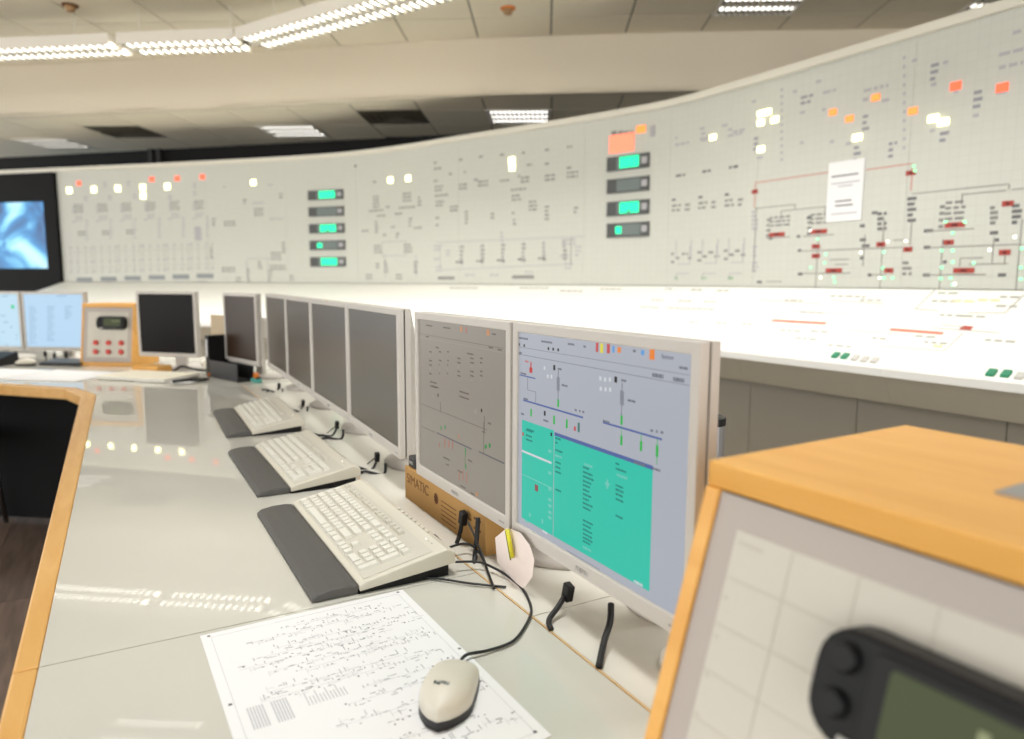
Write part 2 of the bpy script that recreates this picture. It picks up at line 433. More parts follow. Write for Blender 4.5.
for (p, lab) in zip(low_fix, ('recessed louvre light in low ceiling, leftmost above the wall screen', 'recessed louvre light in low ceiling between the two dark air vents', 'recessed louvre light in low ceiling right of the second air vent')):
    i, j = grid_pos(atz(*p, ZL)); louvre_light(lab, cell_c(i, j), ZL, rzc, P_LOW)
for (p, lab) in zip(up_fix, ('recessed louvre light in high ceiling at top edge, right of centre', 'recessed louvre light in high ceiling at the top right corner')):
    i, j = grid_pos(atz(*p, ZU), cU); louvre_light(lab, cell_c(i, j, cU), ZU, rzc, P_UP)
for (p, lab) in ((Vector((.03, 5.02, 0)), 'recessed louvre light whose glint shows at the near left of the desk'), (Vector((.4, 1.2, 0)), 'added out-of-view louvre light right above the near desk'), (Vector((-2.6, -.6, 0)), 'added out-of-view louvre light behind the camera on the left'), (Vector((2.2, .4, 0)), 'added out-of-view louvre light above the right end of the sloped console'), (Vector((2.4, 3.2, 0)), 'added out-of-view louvre light above the middle of the sloped console')):  # all but the first are added out of view to light desk and console
    louvre_light(lab, p+Vector((0, 0, 0)), ZU-.05, rzc, P_EXTRA*(.7 if p.x > 2 else 1.1))
for (p, lab) in zip(low_dif, ('dark square air vent in the low ceiling, left one', 'dark square air vent in the low ceiling, right one')):
    i, j = grid_pos(atz(*p, ZL)); c = cell_c(i, j)
    t = thing('air_vent', lab, 'air vent', (c.x, c.y, ZL), rzc, 'air vents in the low ceiling')
    for k in range(4):
        h = PIT/2-.01-k*.075
        f = MB()
        for sx in (-1, 1):
            f.add([(sx*h, -h, 0), (sx*h, h, 0), (sx*(h-.06), h-.06, .045), (sx*(h-.06), -h+.06, .045)], [(0,1,2,3)])
            f.add([(-h, sx*h, 0), (h, sx*h, 0), (h-.06, sx*(h-.06), .045), (-h+.06, sx*(h-.06), .045)], [(0,1,2,3)])
        f.build('vane', M_diff, t)
    MB().box((0, 0, .055), (PIT-.02, PIT-.02, .01)).build('backing', M_void, t)
# linear suspended luminaire: ring of straight lengths parallel to the board
LUM = [(-3.0, 9.15), (.20, 6.76), (1.05, 6.14), (2.33, 3.69), (2.6, 1.2)]
lw = thing('linear_luminaire', 'long white linear louvre light hung under the high ceiling, bent at a joint', 'ceiling light', (LUM[2][0], LUM[2][1], ZU))
for k in range(4):
    a, b = Vector((*LUM[k], 0)), Vector((*LUM[k+1], 0)); d = (b-a).normalized(); L = (b-a).length-(.05 if k == 0 else .09)
    mid = (a+b)/2; seg = MB(); th = math.atan2(d.y, d.x); nn = Vector((-d.y, d.x, 0))
    lo = mid-Vector((*LUM[2], 0))
    R = Matrix.Rotation(th, 3, 'Z')
    seg.box((0, 0, -.03), (L, .30, .06)).box((0, -.145, -.07), (L, .012, .03)).box((0, .145, -.07), (L, .012, .03)).box((0, 0, -.07), (L, .05, .03))
    o = seg.build('housing', M_white, lw, (lo.x, lo.y, -.215), th)
    for s_ in (-1, 1):
        MB().box((0, s_*.083, -.078), (L-.04, .07, .008)).build('lamp_strip', M_lampw, o)
        bl = MB(); q = -L/2+.05
        while q < L/2-.05: bl.box((q, s_*.083, -.082), (.036, .112, .014)); q += .066
        bl.build('louvre', M_blade, o)
    area(o, L-.1, .2, P_LINE*L, -.1)
    MB().box((0, 0, .015), (L*.9, .12, .03)).build('mounting_rail', M_joint, o)
    MB().box((-L*.4, 0, .12), (.006, .006, .19)).box((L*.4, 0, .12), (.006, .006, .19)).build('suspension_rod', M_white, o)
jn = MB().lathe([(.0, -.29), (.03, -.29), (.03, -.2), (0, -.2)], (0, 0, 0), 12).build('joint_cap', M_dark, lw)
for (p, lab) in (((508, 8), 'small orange smoke detector on the high ceiling, right one'), ((70, 5), 'small brown smoke detector on the high ceiling at the upper left')):
    c = atz(*p, ZU)
    t = thing('smoke_detector', lab, 'detector', (c.x, c.y, ZU), 0, 'detectors on the high ceiling')
    MB().lathe([(0, -.012), (.055, -.012), (.06, 0), (0, 0)]).build('base', M_orange if p[0] > 200 else M_cardink, t, smooth=True)
    MB().lathe([(0, -.05), (.028, -.048), (.042, -.012), (0, -.012)]).build('sensor_head', mat('detector_tan', (176, 140, 100), .5), t, smooth=True)

# ------------------------------------------------------------------ mimic board
bx = bpos(4)
board = thing('mimic_board', 'tall curved pale mosaic mimic board with signal lamps and line diagrams', 'control board', (bx.x, bx.y, 0))
def spans(pxs, lo, hi, step):
    ss = sorted([lo]+[bhit(x, 230)[0] for x in pxs]+[hi]); out = []
    for a, b in zip(ss, ss[1:]):
        k = max(1, round((b-a)/step)); out += [(a+(b-a)*i/k, a+(b-a)*(i+1)/k) for i in range(k)]
    return out
S0 = bhit(61, 240)[0]
SEC = spans([287, 357, 584, 668, 755], S0, BS[-1], 1.1)
def strip(fn, s0, s1, ts, gap=.0015, N=None, uvf=None):
    """grid of points fn(s,t) as a sheet with UV"""
    m = MB(); N = N or max(2, int((s1-s0)/.09)); rows = []
    for i in range(N+1):
        s = s0+gap+(s1-s0-2*gap)*i/N
        for t in ts: m.v.append(fn(s, t)); m.uv.append(uvf(s, t))
    k = len(ts)
    for i in range(N):
        for j in range(k-1): m.f.append((i*k+j, (i+1)*k+j, (i+1)*k+j+1, i*k+j+1))
    return m
def slab(fnf, s0, s1, uvf, gap=.0007):
    """closed slab: fnf(s,k) for k in 0..3 gives the cross-section corners"""
    m = MB(); N = max(2, int((s1-s0)/.09))
    for i in range(N+1):
        s = s0+gap+(s1-s0-2*gap)*i/N
        for k in range(4): m.v.append(fnf(s, k)); m.uv.append(uvf(s, k))
    for i in range(N):
        for k in range(4): m.f.append((i*4+k, (i+1)*4+k, (i+1)*4+(k+1)%4, i*4+(k+1)%4))
    m.f += [(0,1,2,3), (N*4+3, N*4+2, N*4+1, N*4)]
    return m
for (a, b) in SEC:
    slab(lambda s, k: bpos(s, (ZB, ZT, ZT, ZB)[k], (0, 0, -.05, -.05)[k]), a, b, lambda s, k: (s, (ZB, ZT, ZT, ZB)[k])).build('board_panel', M_board, board, world=True)
slab(lambda s, k: bpos(s, (0, ZT, ZT, 0)[k], (-.052, -.052, -.10, -.10)[k]), 0, BS[-1], lambda s, k: (s, 0), 0).build('board_backing', M_blackrail, board, world=True)
for i, (a, b) in enumerate([(-1.9, S0)]+SEC[::2]):
    b2 = b if i == 0 else (SEC[min(2*(i-1)+1, len(SEC)-1)][1])
    slab(lambda s, k: bpos(s, (ZT, ZT+.045, ZT+.045, ZT)[k], (.03, .03, -.1, -.1)[k]), a, b2, lambda s, k: (s, 0), .001).build('top_rail', M_rail, board, world=True)
# --- symbols: thin tiles printed proud on the board
PR = {}
def pr(m): return PR.setdefault(m.name, (m, MB()))[1]
def brect(s, z, w, h, m, th=.0015):
    mb = pr(m); N = max(1, int(w/.12)); 
    for i in range(N):
        a, b = s-w/2+w*i/N, s-w/2+w*(i+1)/N
        P = [bpos(x, y, o) for o in (-.002, th) for (x, y) in ((a, z-h/2), (b, z-h/2), (b, z+h/2), (a, z+h/2))]
        mb.add(P, [(3,2,1,0), (4,5,6,7), (0,1,5,4), (1,2,6,5), (2,3,7,6), (3,0,4,7)])
def bline(p, q, m, w=.006):
    (s0, z0), (s1, z1) = bhit(*p), bhit(*q)
    if abs(p[0]-q[0]) < abs(p[1]-q[1])*.5: brect((s0+s1)/2, (z0+z1)/2, w, abs(z1-z0)+w, m); return
    N = max(1, int(abs(s1-s0)/.15)); mb = pr(m)
    zz = (z0+z1)/2 if abs(z1-z0) < .035 else None
    for i in range(N):
        a, b = s0+(s1-s0)*i/N, s0+(s1-s0)*(i+1)/N; za, zb = (z0+(z1-z0)*i/N, z0+(z1-z0)*(i+1)/N) if zz is None else (zz, zz)
        P = [bpos(x, y, o) for o in (-.002, .0015) for (x, y) in ((a, za-w/2), (b, zb-w/2), (b, zb+w/2), (a, za+w/2))]
        mb.add(P, [(3,2,1,0), (4,5,6,7), (0,1,5,4), (1,2,6,5), (2,3,7,6), (3,0,4,7)])
def psym(px, py, w, h, m):      # w,h metres
    s, z = bhit(px, py); brect(s, z, w, h, m)
rs = random.Random(11)
def txt(px, py, wpx, m=None, rows=1, h=.016):
    """a short legend: dashes of different lengths"""
    m = m or M_sym; s, z = bhit(px, py); s2, _ = bhit(px+wpx, py); w = abs(s2-s); sg = 1 if s2 > s else -1
    for r in range(rows):
        x = 0
        while x < w-.01:
            l = min(rs.uniform(.018, .05), w-x); brect(s+sg*(x+l/2), z-r*h*2.0, l, h, m); x += l+.012
def col(px, y0, y1, m=None, step=4.5, wpx=5):
    y = y0
    while y < y1: txt(px-wpx/2, y, wpx, m); y += step
# left block: six columns
for i in range(6):
    x = 82+24.1*i; dy = -.75*i
    txt(x-13+3, 207+dy, 4, M_syml, 3); txt(x-8, 205+dy, 9, M_sym, 4, .013); txt(x-7, 217+dy, 8, M_syml, 2)
    col(x+5, 221+dy, 242+dy, M_syml, 3.6, 3); 
    if i < 3: txt(x-4, 232+dy, 8, M_sym, 2)
    txt(x-10, 222+dy, 4, M_syml)
    for xx in (-11, -4, 4, 10):
        bline((x+xx, 246+dy), (x+xx, 274+dy), M_symp, .006)
        for yy in (248, 262, 272): txt(x+xx-1.5, yy+dy, 3, M_syml, 1, .012)
    bline((x-11, 252+dy), (x+10, 252+dy), M_symp, .006); bline((x-8, 268+dy), (x+10, 268+dy), M_symp, .006)
    psym(x+2.5, 279.7+dy, .22, .05, mat('label_plate', (140, 145, 148), .5))
    txt(x-5, 285+dy, 9, M_syml)
psym(198, 233.5, .085, .15, M_syml)
for (x, y) in ((84, 197), (103, 183), (108, 196), (127, 182), (133, 195), (193, 184), (193, 192), (168, 196)): txt(x, y, 4, M_syml, 2)
for (x, y, w, r) in ((223, 187, 4, 1), (243, 200, 4, 2), (253, 203, 11, 1), (254, 209, 9, 3), (279, 194, 4, 2), (268, 185, 4, 1), (224, 222, 13, 2), (270, 219, 13, 1), (212, 219, 4, 3), (222, 268, 13, 2), (271, 253, 10, 3), (282, 243, 4, 4), (258, 262, 4, 3), (270, 266, 16, 2), (247, 270, 3, 5), (268, 271, 4, 5), (290, 276, 4, 2), (236, 278, 5, 2), (210, 248, 3, 4)):
    txt(x, y, w, M_sym if r > 1 else M_syml, r)
bline((247, 259), (282, 258), M_syml); bline((247, 260), (247, 282), M_syml); bline((268, 259), (268, 282), M_syml)
# centre-left block right of the displays
for (x, y, w, r) in ((373, 197, 6, 4), (403, 194, 8, 3), (418, 198, 3, 3), (369, 211, 15, 1), (386, 207, 4, 1), (399, 208, 16, 1), (377, 216, 8, 1), (395, 214, 7, 1), (375, 222, 3, 4), (409, 219, 3, 3), (414, 228, 8, 1), (362, 231, 7, 1), (391, 227, 4, 1), (374, 246, 7, 3), (404, 245, 8, 3), (383, 235, 4, 1), (396, 234, 3, 2), (384, 262, 4, 4), (414, 262, 4, 4), (366, 275, 6, 2), (396, 275, 6, 2), (376, 264, 3, 2), (373, 182, 3, 1)):
    txt(x, y, w, M_sym, r)
for q in ((382, 242, 406, 241), (382, 256, 406, 255), (382, 242, 382, 256), (406, 241, 406, 255), (385, 256, 385, 278), (416, 255, 416, 276)): bline(q[:2], q[2:], M_syml)
psym(355.5, 166, .03, .02, M_symd)
# centre block
for (x, y, w, r) in ((434, 163, 3, 1), (434, 169, 7, 1), (459, 160, 4, 1), (479, 157, 4, 1), (500, 155, 5, 1), (522, 153, 4, 1), (545, 150, 4, 1), (567, 147, 5, 1), (449, 174, 3, 1), (464, 172, 3, 1), (527, 165, 5, 1), (545, 164, 4, 1), (434, 181, 4, 1), (435, 187, 8, 2), (459, 185, 9, 2), (474, 180, 4, 1), (478, 182, 10, 2), (500, 181, 10, 1), (518, 176, 4, 1), (521, 178, 10, 2), (545, 176, 10, 2), (567, 168, 4, 1), (567, 173, 11, 2), (435, 196, 13, 1), (436, 202, 8, 2), (511, 190, 15, 1), (512, 196, 9, 2), (450, 207, 8, 2), (529, 202, 8, 3), (465, 212, 3, 4), (491, 214, 3, 2), (545, 207, 4, 4), (574, 208, 4, 2), (436, 218, 3, 1), (436, 225, 3, 1), (512, 213, 3, 1), (513, 220, 3, 2)):
    txt(x, y, w, M_sym, r)
bline((436, 242.5), (585, 236.5), M_syml); bline((440, 270), (573, 264), M_syml); bline((440, 246), (440, 270), M_syml); bline((571, 237), (571, 265), M_sym)
for k in range(6):
    x = 462+20.6*k; y = 247-.9*k
    bline((x, 244.5-.8*k), (x, 266-.8*k), M_syml); col(x, y, y+18, M_sym, 4, 4)
    if k < 5: txt(x-6, y+15, 7, M_symd, 1)
for (x, y, w, r) in ((434, 246, 8, 2), (434, 259, 6, 1), (436, 267, 6, 2), (446, 251, 4, 2), (500, 233, 4, 3), (562, 240, 14, 2), (575, 247, 6, 3), (560, 256, 10, 1), (565, 264, 8, 2), (465, 275, 10, 1), (490, 275, 10, 1), (525, 272, 8, 2)): txt(x, y, w, M_syml, r)
psym(446, 278, .21, .028, M_sym); psym(523, 277, .23, .028, M_sym)
# three columns right of the display stack
for k in range(3):
    x = 675+26.5*k; dy = -2.6*k
    txt(x, 138-2.5*k*1.6, 4, M_syml); txt(x, 145-3*k*1.5, 14, M_syml); txt(x+1, 176+dy*1.6, 9, M_symd)
    txt(x-3, 200+dy, 4, M_symd); txt(x-3, 206+dy, 9, M_sym, 2); txt(x+10, 205+dy, 5, M_sym, 2)
    for (a, b, w) in ((-4, 254, 4), (1, 258, 5), (7, 254, 6), (13, 258, 5), (-4, 262, 4)): txt(x+a, b+dy*.6, w, M_sym, 1)
    for q in ((1, 240, 1, 258), (16, 240, 16, 256), (3, 264, 15, 264), (15, 246, 15, 264)): bline((x+q[0], q[1]+dy*.3), (x+q[2], q[3]+dy*.3), M_syml)
    bline((x+1, 274), (x+14, 273), M_syml); bline((x+1, 274), (x+1, 280), M_syml); txt(x, 278, 5, mat('symbol_green', (140, 180, 140), .7), 1)
# ring of small legends in the upper right
for (x, y, w, r) in ((700, 129, 5, 1), (722, 126, 6, 1), (700, 139, 8, 1), (733, 132, 14, 1), (754, 139, 4, 3), (757, 158, 6, 1), (752, 102, 4, 1), (793, 92, 4, 1), (800, 113, 5, 1), (801, 98, 12, 2), (816, 82, 5, 1), (823, 93, 13, 1), (822, 110, 5, 1), (830, 142, 5, 1), (846, 144, 6, 1), (854, 148, 7, 3), (863, 117, 7, 3), (864, 91, 24, 1), (863, 100, 5, 1), (882, 101, 7, 1), (889, 144, 8, 3), (912, 61, 8, 1), (931, 66, 8, 3), (943, 63, 7, 1), (931, 85, 8, 1), (930, 131, 8, 1), (940, 134, 9, 2), (974, 93, 9, 3), (973, 116, 9, 1), (999, 55, 24, 1), (999, 68, 24, 1), (1013, 33, 12, 1), (800, 143, 5, 1), (954, 92, 8, 1), (997, 93, 10, 1)):
    txt(x, y, w, M_syml if r == 1 else mat('symbol_mid', (150, 150, 158), .7), r)
for y in range(90, 165, 7): txt(780.5, y, 2.5, M_syml); 
for y in range(58, 150, 9): txt(903, y, 2.5, M_syml)
# right diagrams
R_ = M_symr; K = mat('symbol_line', (150, 148, 142), .7)
for q in ((757, 181.5, 829, 173.5, R_), (866, 170.5, 911, 163, R_), (755, 182, 755, 207, R_), (912, 164, 912, 190, R_), (755, 208, 795, 205, K), (795, 205, 795, 208, K), (781, 211, 827, 206.5, K), (781, 211, 781, 222, K), (825, 207, 825, 216, K), (755, 208, 755, 272, K),
          (912, 193, 1009, 185, K), (1009, 185, 1009, 189, K), (962, 194, 1006, 191, K), (962, 194, 962, 204, K), (1012, 190, 1024, 188, K), (766, 238, 790, 237, K), (803, 236, 834, 235, K), (800, 250.5, 903, 248, K), (803, 274, 850, 272.5, K), (870, 275, 886, 274.5, K), (926, 232, 974, 228, K), (926, 248, 1023, 244, K), (924, 275.5, 986, 274, K), (960, 259, 983, 257, K), (960, 259, 960, 266, K), (830, 260, 849, 259, K), (835, 265, 848, 264, K), (817, 235, 817, 290, K), (882, 220, 882, 290, K), (911, 222, 911, 245, K), (941, 240, 941, 290, K), (864, 235, 864, 266, K), (1019, 220, 1019, 290, K), (893, 241, 906, 239, K), (969, 264, 1008, 264, K), (1005, 250, 1005, 264, K), (993, 238, 993, 262, K), (766, 282, 782, 281, K)):
    bline(q[:2], q[2:4], q[4], .005)
col(755, 212, 232, M_syml, 4.2, 6); col(755, 247, 258, M_syml, 4.5, 4); col(755, 263, 275, M_syml, 4, 6)
col(912, 199, 222, M_symd, 5.4, 9); col(907, 263, 277, M_sym, 5.4, 9); col(882, 214, 230, M_symd, 5, 9)
for (x, y) in ((777, 218), (818, 215)): txt(x-7, y, 20, M_sym, 3, .012); txt(x-10, y+2, 4, M_sym, 4)
txt(946, 203, 20, M_sym, 4, .013); txt(940, 207, 5, M_sym, 4); col(994, 208, 224, M_sym, 5, 8); col(1017, 206, 224, M_symd, 5.5, 10)
for (x, y, w) in ((769, 238.5, 6), (797, 236.5, 6), (798, 250.5, 6), (798, 274, 6), (868, 275, 6), (924, 231, 9), (924, 247.5, 7), (923, 275, 7), (998, 275, 8), (860, 240, 6), (862, 246, 8), (860, 258, 4), (860, 226, 6), (872, 213, 6), (943, 262, 6), (943, 242, 8), (990, 233, 8), (995, 240, 4), (807, 218, 4), (757, 282, 5), (812, 290, 5)): txt(x, y, w, M_symd)
for (x, y, w) in ((777, 235, 16), (819, 232, 17), (816, 246.5, 8), (816, 256, 8), (834, 270.5, 17), (881, 244.5, 9), (889, 270.5, 9), (908, 249.5, 9), (955, 225.5, 21), (949, 242.5, 10), (964, 270.5, 22), (1008, 204, 12), (1005, 252.5, 12), (911, 173.5, 10), (755, 192, 6)):
    s0, z = bhit(x-w/2, y); s1, _ = bhit(x+w/2, y); brect((s0+s1)/2, z, abs(s1-s0)*.95, .024, M_red, .004)
    brect((s0+s1)/2, z, abs(s1-s0)*.3, .012, mat('tile_red_dark', (96, 28, 26), .5), .005)
for name, (m_, mb) in list(PR.items()):
    if mb.v: stuff(mb.build('printed_symbols', m_, board, world=True))
# --- signal lamps, leds and displays
def blamp(px, py, m, w=.035, h=.035, name='indicator_lamp'):
    s, z = bhit(px, py); mb = MB(); P = [bpos(x, y, o) for o in (-.003, .006) for (x, y) in ((s-w/2, z-h/2), (s+w/2, z-h/2), (s+w/2, z+h/2), (s-w/2, z+h/2))]
    return mb.add(P, [(3,2,1,0), (4,5,6,7), (0,1,5,4), (1,2,6,5), (2,3,7,6), (3,0,4,7)]).build(name, m, board, world=True)
for (x, y) in ((69.5, 190.5), (94, 189.5), (118, 188.5), (142.8, 187.5), (143.3, 195.8), (167.5, 186.5)): blamp(x, y, M_yel, .062, .062)
for (x, y) in ((253.5, 182.5), (390.5, 180), (408.3, 178.3), (512, 160.5), (512.3, 167.3)): blamp(x, y, M_yel, .055, .05)
for (x, y) in ((79, 183.3), (152, 179.3), (177.3, 178.5), (202.5, 177)): blamp(x, y, M_redl, .06, .05)
for (x, y, w) in ((713, 137.3, .05), (764.5, 112.8, .10), (761, 122.5, .05), (775, 119.7, .05), (761, 149.2, .05), (857.5, 137.5, .052), (933.5, 118.5, .05), (943.5, 122, .05)): blamp(x, y, M_yel, w, .032)
for (x, y) in ((833, 112.2), (849.7, 118.8), (876, 97.5), (913, 111)): blamp(x, y, M_ora, .045, .032)
for (x, y) in ((956, 86), (1002.5, 87.5)): blamp(x, y, M_redl, .05, .038)
for (x, y, m_) in ((914, 166, M_led), (915, 171, M_led), (818, 239, M_led), (811, 230.5, M_ledw), (826, 254, M_led), (811, 267.5, M_led), (825, 263, M_led), (821, 277.5, M_ledw), (834, 277.5, M_led), (835, 282, M_led), (861, 252.5, M_ledw), (884, 252, M_led), (888, 241.5, M_ledw), (883, 268, M_led), (884, 278, M_led), (893, 278, M_led), (880, 278, M_ledw), (906, 241, M_ledw), (946, 222, M_led), (965, 222, M_led), (953, 233, M_led), (942, 250.5, M_led), (953, 250.5, M_led), (942, 267.5, M_led), (953, 262, M_led), (974, 263, M_led), (941, 278.5, M_led), (951, 278, M_led), (953, 284.5, M_led), (955, 284, M_ledw), (990, 250, M_ledw), (1015, 237, M_ledw), (1022, 248.5, M_led), (1021, 267.5, M_led), (1021, 279, M_led)):
    blamp(x, y, m_, .011, .012, 'signal_led')
def display(x0, x1, y, lit, hz=.062):
    s0, z = bhit(x0, y); s1, _ = bhit(x1, y); w = abs(s1-s0); s = (s0+s1)/2; sg = 1 if s1 > s0 else -1
    def bx_(a, b, za, zb, o0, o1, N=3):
        m = MB()
        for i in range(N):
            p, q = a+(b-a)*i/N, a+(b-a)*(i+1)/N
            P = [bpos(s0+sg*w*u, zz, o) for o in (o0, o1) for (u, zz) in ((p, za), (q, za), (q, zb), (p, zb))]
            m.add(P, [(3,2,1,0), (4,5,6,7), (0,1,5,4), (1,2,6,5), (2,3,7,6), (3,0,4,7)])
        return m
    body = bx_(0, 1, z-hz, z+hz, -.003, .012).build('digital_display', M_dgrey, board, world=True)
    bx_(.24, .8, z-hz*.8, z+hz*.8, .0121, .014).build('window', M_dgrey2, body, world=True)
    if lit == 'full':
        for i in range(4): bx_(.32+.115*i, .425+.115*i, z-hz*.72, z+hz*.82, .0141, .016, 1).build('digit', M_green, body, world=True)
        if hz > .07 or y in (229, 209.5): bx_(.5, .58, z-hz*.66, z-hz*.4, .0161, .0168, 1).build('decimal_point', M_dgrey, body, world=True)
    elif lit == 'one': bx_(.22, .36, z-hz*.5, z+hz*.5, .0141, .016, 1).build('digit', M_green, body, world=True)
    bx_(.83, .96, z-hz*.4, z+hz*.5, .0121, .014, 1).build('unit_label', M_syml, body, world=True)
    return body
for y, l in ((195.8, 'full'), (212.3, ''), (229, 'full'), (245.6, 'one'), (262, 'full')): display(308.5+(y-196)*.035, 343.5+(y-196)*.035, y, l, .048)
for y, l in ((165, 'full'), (187, ''), (209.5, 'full'), (230.8, 'one')): display(607.5, 649.5, y, l, .053)
s0, z0 = bhit(609.5, 143.5); s1, _ = bhit(635, 143.5)
def bpatch(xa, ya, xb, yb, m_, name):
    (sa, za), (sb, zb) = bhit(xa, ya), bhit(xb, yb); s, z = (sa+sb)/2, (za+zb)/2; w, h = abs(sb-sa), abs(zb-za); mb = MB()
    P = [bpos(x, y, o) for o in (-.003, .008) for (x, y) in ((s-w/2, z-h/2), (s+w/2, z-h/2), (s+w/2, z+h/2), (s-w/2, z+h/2))]
    return mb.add(P, [(3,2,1,0), (4,5,6,7), (0,1,5,4), (1,2,6,5), (2,3,7,6), (3,0,4,7)]).build(name, m_, board, world=True)
bpatch(610, 136, 634, 150.5, M_reddisp, 'orange_readout'); bpatch(637, 126.5, 645.5, 132, M_ora, 'orange_readout')
for x in (612, 618.5, 624, 629.5): bpatch(x, 131.5, x+4, 135, M_sym, 'legend_plate')
bpatch(651, 126, 655, 136, M_syml, 'legend_plate'); bpatch(623, 145, 632, 147, mat('tile_red_soft', (170, 70, 60), .5), 'legend_plate')
# --- paper taped on the board
s0, zt = bhit(829.5, 162); s1, _ = bhit(865.5, 159); zb = bhit(847, 221)[1]; zt = bhit(847, 160.5)[1]
nt_ = bpos((s0+s1)/2, zb, .004)
note = thing('paper_notice', 'white printed sheet taped on the right part of the mimic board', 'paper', (nt_.x, nt_.y, zb))
def npatch(u0, u1, v0, v1, m_, name, o0, o1):
    mb = MB(); P = [bpos(s0+(s1-s0)*u, zt+(zb-zt)*v, o) for o in (o0, o1) for (u, v) in ((u0, v0), (u1, v0), (u1, v1), (u0, v1))]
    return mb.add(P, [(3,2,1,0), (4,5,6,7), (0,1,5,4), (1,2,6,5), (2,3,7,6), (3,0,4,7)]).build(name, m_, note, world=True)
npatch(0, 1, 0, 1, M_paper, 'sheet', .0035, .005)
for i, (u0, u1, v, m_) in enumerate(((.1, .85, .24, M_ink), (.1, .9, .36, M_inkl), (.3, .72, .415, M_inkl), (.25, .7, .66, M_ink), (.25, .75, .735, M_ink), (.15, .88, .87, M_inkl))):
    npatch(u0, u1, v-.014, v+.014, m_, 'text_line', .005, .0056)

# ------------------------------------------------------------------ mimic console (sloped desk under the board)
cx_ = bpos(4, 0, .6)
cons = thing('mimic_console', 'long sloped white mosaic console running below the mimic board', 'control console', (cx_.x, cx_.y, 0))
SC = spans([287, 430, 584, 700], .0, BS[-1], .95)
def csec(s, k, tab):
    o, z = tab[k]; p = bpos(s, z, o); return p
for (a, b) in SC:
    def f(s, k):
        n_ = Vector((0, 0, -.028)); return cpos(s, (0, 1, 1, 0)[k]) + (n_ if k > 1 else Vector((0,0,0)))
    slab(f, a, b, lambda s, k: (s, (0, .65, .65, 0)[k])).build('console_top', M_cons, cons, world=True)
    def g(s, k):
        o = coff(s)+(.012, .012, -.012, -.012)[k]; return bpos(s, (ZC1-.04, ZC1-.004, ZC1-.004, ZC1-.04)[k], o-.0+.013)
    slab(g, a, b, lambda s, k: (s, 0)).build('front_lip', M_lip, cons, world=True)
    def h(s, k):
        o = coff(s); return bpos(s, (ZC1-.041, .665, .665, ZC1-.041)[k], o+(.012, -.05, -.07, -.02)[k])
    slab(h, a, b, lambda s, k: (s, 0)).build('fascia_panel', M_fascia, cons, world=True)
def ssx(y):      # arc length where the board reaches this y (right wing)
    lo, hi = 0, BS[-1]
    for _ in range(40):
        mid = (lo+hi)/2
        if bpos(mid).y > y: lo = mid
        else: hi = mid
    return lo
ds = [ssx(y) for y in (3.70, 3.0, 2.31, 1.61, .9, .2, -.5)]
ds = [ds[0]-.7*i for i in range(8, 0, -1)]+ds
for a, b in zip(ds, ds[1:]):
    def f(s, k):
        o = coff(s)-.27; return bpos(s, (.08, .72, .72, .08)[k], o-(0, 0, .02, .02)[k])
    slab(f, a, b, lambda s, k: (s, 0), .0025).build('cabinet_door', M_door, cons, world=True)
def f(s, k): return bpos(s, (0, .08, .08, 0)[k], coff(s)-(.30, .30, .32, .32)[k])
slab(f, ds[0], ds[-1], lambda s, k: (s, 0)).build('plinth', M_dark, cons, world=True)
CPR = {}
def cq(pts, m_, th=.0012):
    mb = CPR.setdefault(m_.name, (m_, MB()))[1]
    P = [cpos(s, t, z) for z in (-.001, th) for (s, t) in pts]
    mb.add(P, [(3,2,1,0), (4,5,6,7), (0,1,5,4), (1,2,6,5), (2,3,7,6), (3,0,4,7)])
def cline(p, q, m_, w=.006):
    a, b = chit(*p), chit(*q)
    if not a or not b: return
    (s0, t0), (s1, t1) = a, b; L = .65; dx, dy = s1-s0, (t1-t0)*L; l = math.hypot(dx, dy) or 1; nx, ny = -dy/l*w/2, dx/l*w/2/L
    cq([(s0-nx, t0-ny), (s1-nx, t1-ny), (s1+nx, t1+ny), (s0+nx, t0+ny)], m_)
def ctxt(px, py, w, m_=None, ang=0):
    a = chit(px, py)
    if not a: return
    s, t = a; x = 0; m_ = m_ or M_syml
    while x < w:
        l = rs.uniform(.02, .05); cq([(s+x, t-.012), (s+x+l, t-.012), (s+x+l, t+.012), (s+x, t+.012)], m_); x += l+.012
cg = mat('console_ink', (170, 168, 160), .7); cy_ = mat('console_ink_yellow', (232, 214, 160), .7); cr_ = mat('console_ink_red', (214, 110, 84), .6)
for q in ((935, 290, 915, 309), (915, 309, 938, 311), (1024, 295, 1005, 313), (968, 313, 1005, 313), (942, 325, 964, 327), (933, 328, 1000, 333), (878, 346, 944, 351), (944, 351, 963, 333), (884, 304, 830, 300), (850, 315, 790, 311), (760, 300, 820, 304), (840, 330, 900, 334)): cline(q[:2], q[2:], cg)
cline((772, 320.5), (826, 323.5), cr_, .02); cline((890, 329.5), (943, 333.5), cr_, .02); cline((961, 327.5), (972, 328.5), M_red, .03)
for k in range(3):
    for (a, b, w) in ((665, 289, .07), (652, 300, .1), (640, 307, .2), (690, 322, .06)): ctxt(a+26*k, b+.8*k, w, cg)
for (a, b, w) in ((785, 300, .1), (800, 312, .12), (780, 330, .12), (810, 331, .1), (795, 338, .1), (828, 345, .1), (938, 293, .08), (932, 301, .1), (940, 315, .08), (962, 316, .1), (1000, 297, .08), (996, 306, .06), (915, 336, .1), (924, 342, .08), (985, 340, .1), (872, 338, .06), (860, 300, .1), (450, 288, .3), (520, 288, .3), (560, 291, .2), (600, 289, .2), (830, 296, .2)): ctxt(a, b, w, cg)
ctxt(952, 301, .08, cy_); ctxt(978, 300, .06, cy_); ctxt(933, 346, .04, cy_)
for name, (m_, mb) in CPR.items():
    if mb.v: stuff(mb.build('printed_symbols', m_, cons, world=True))
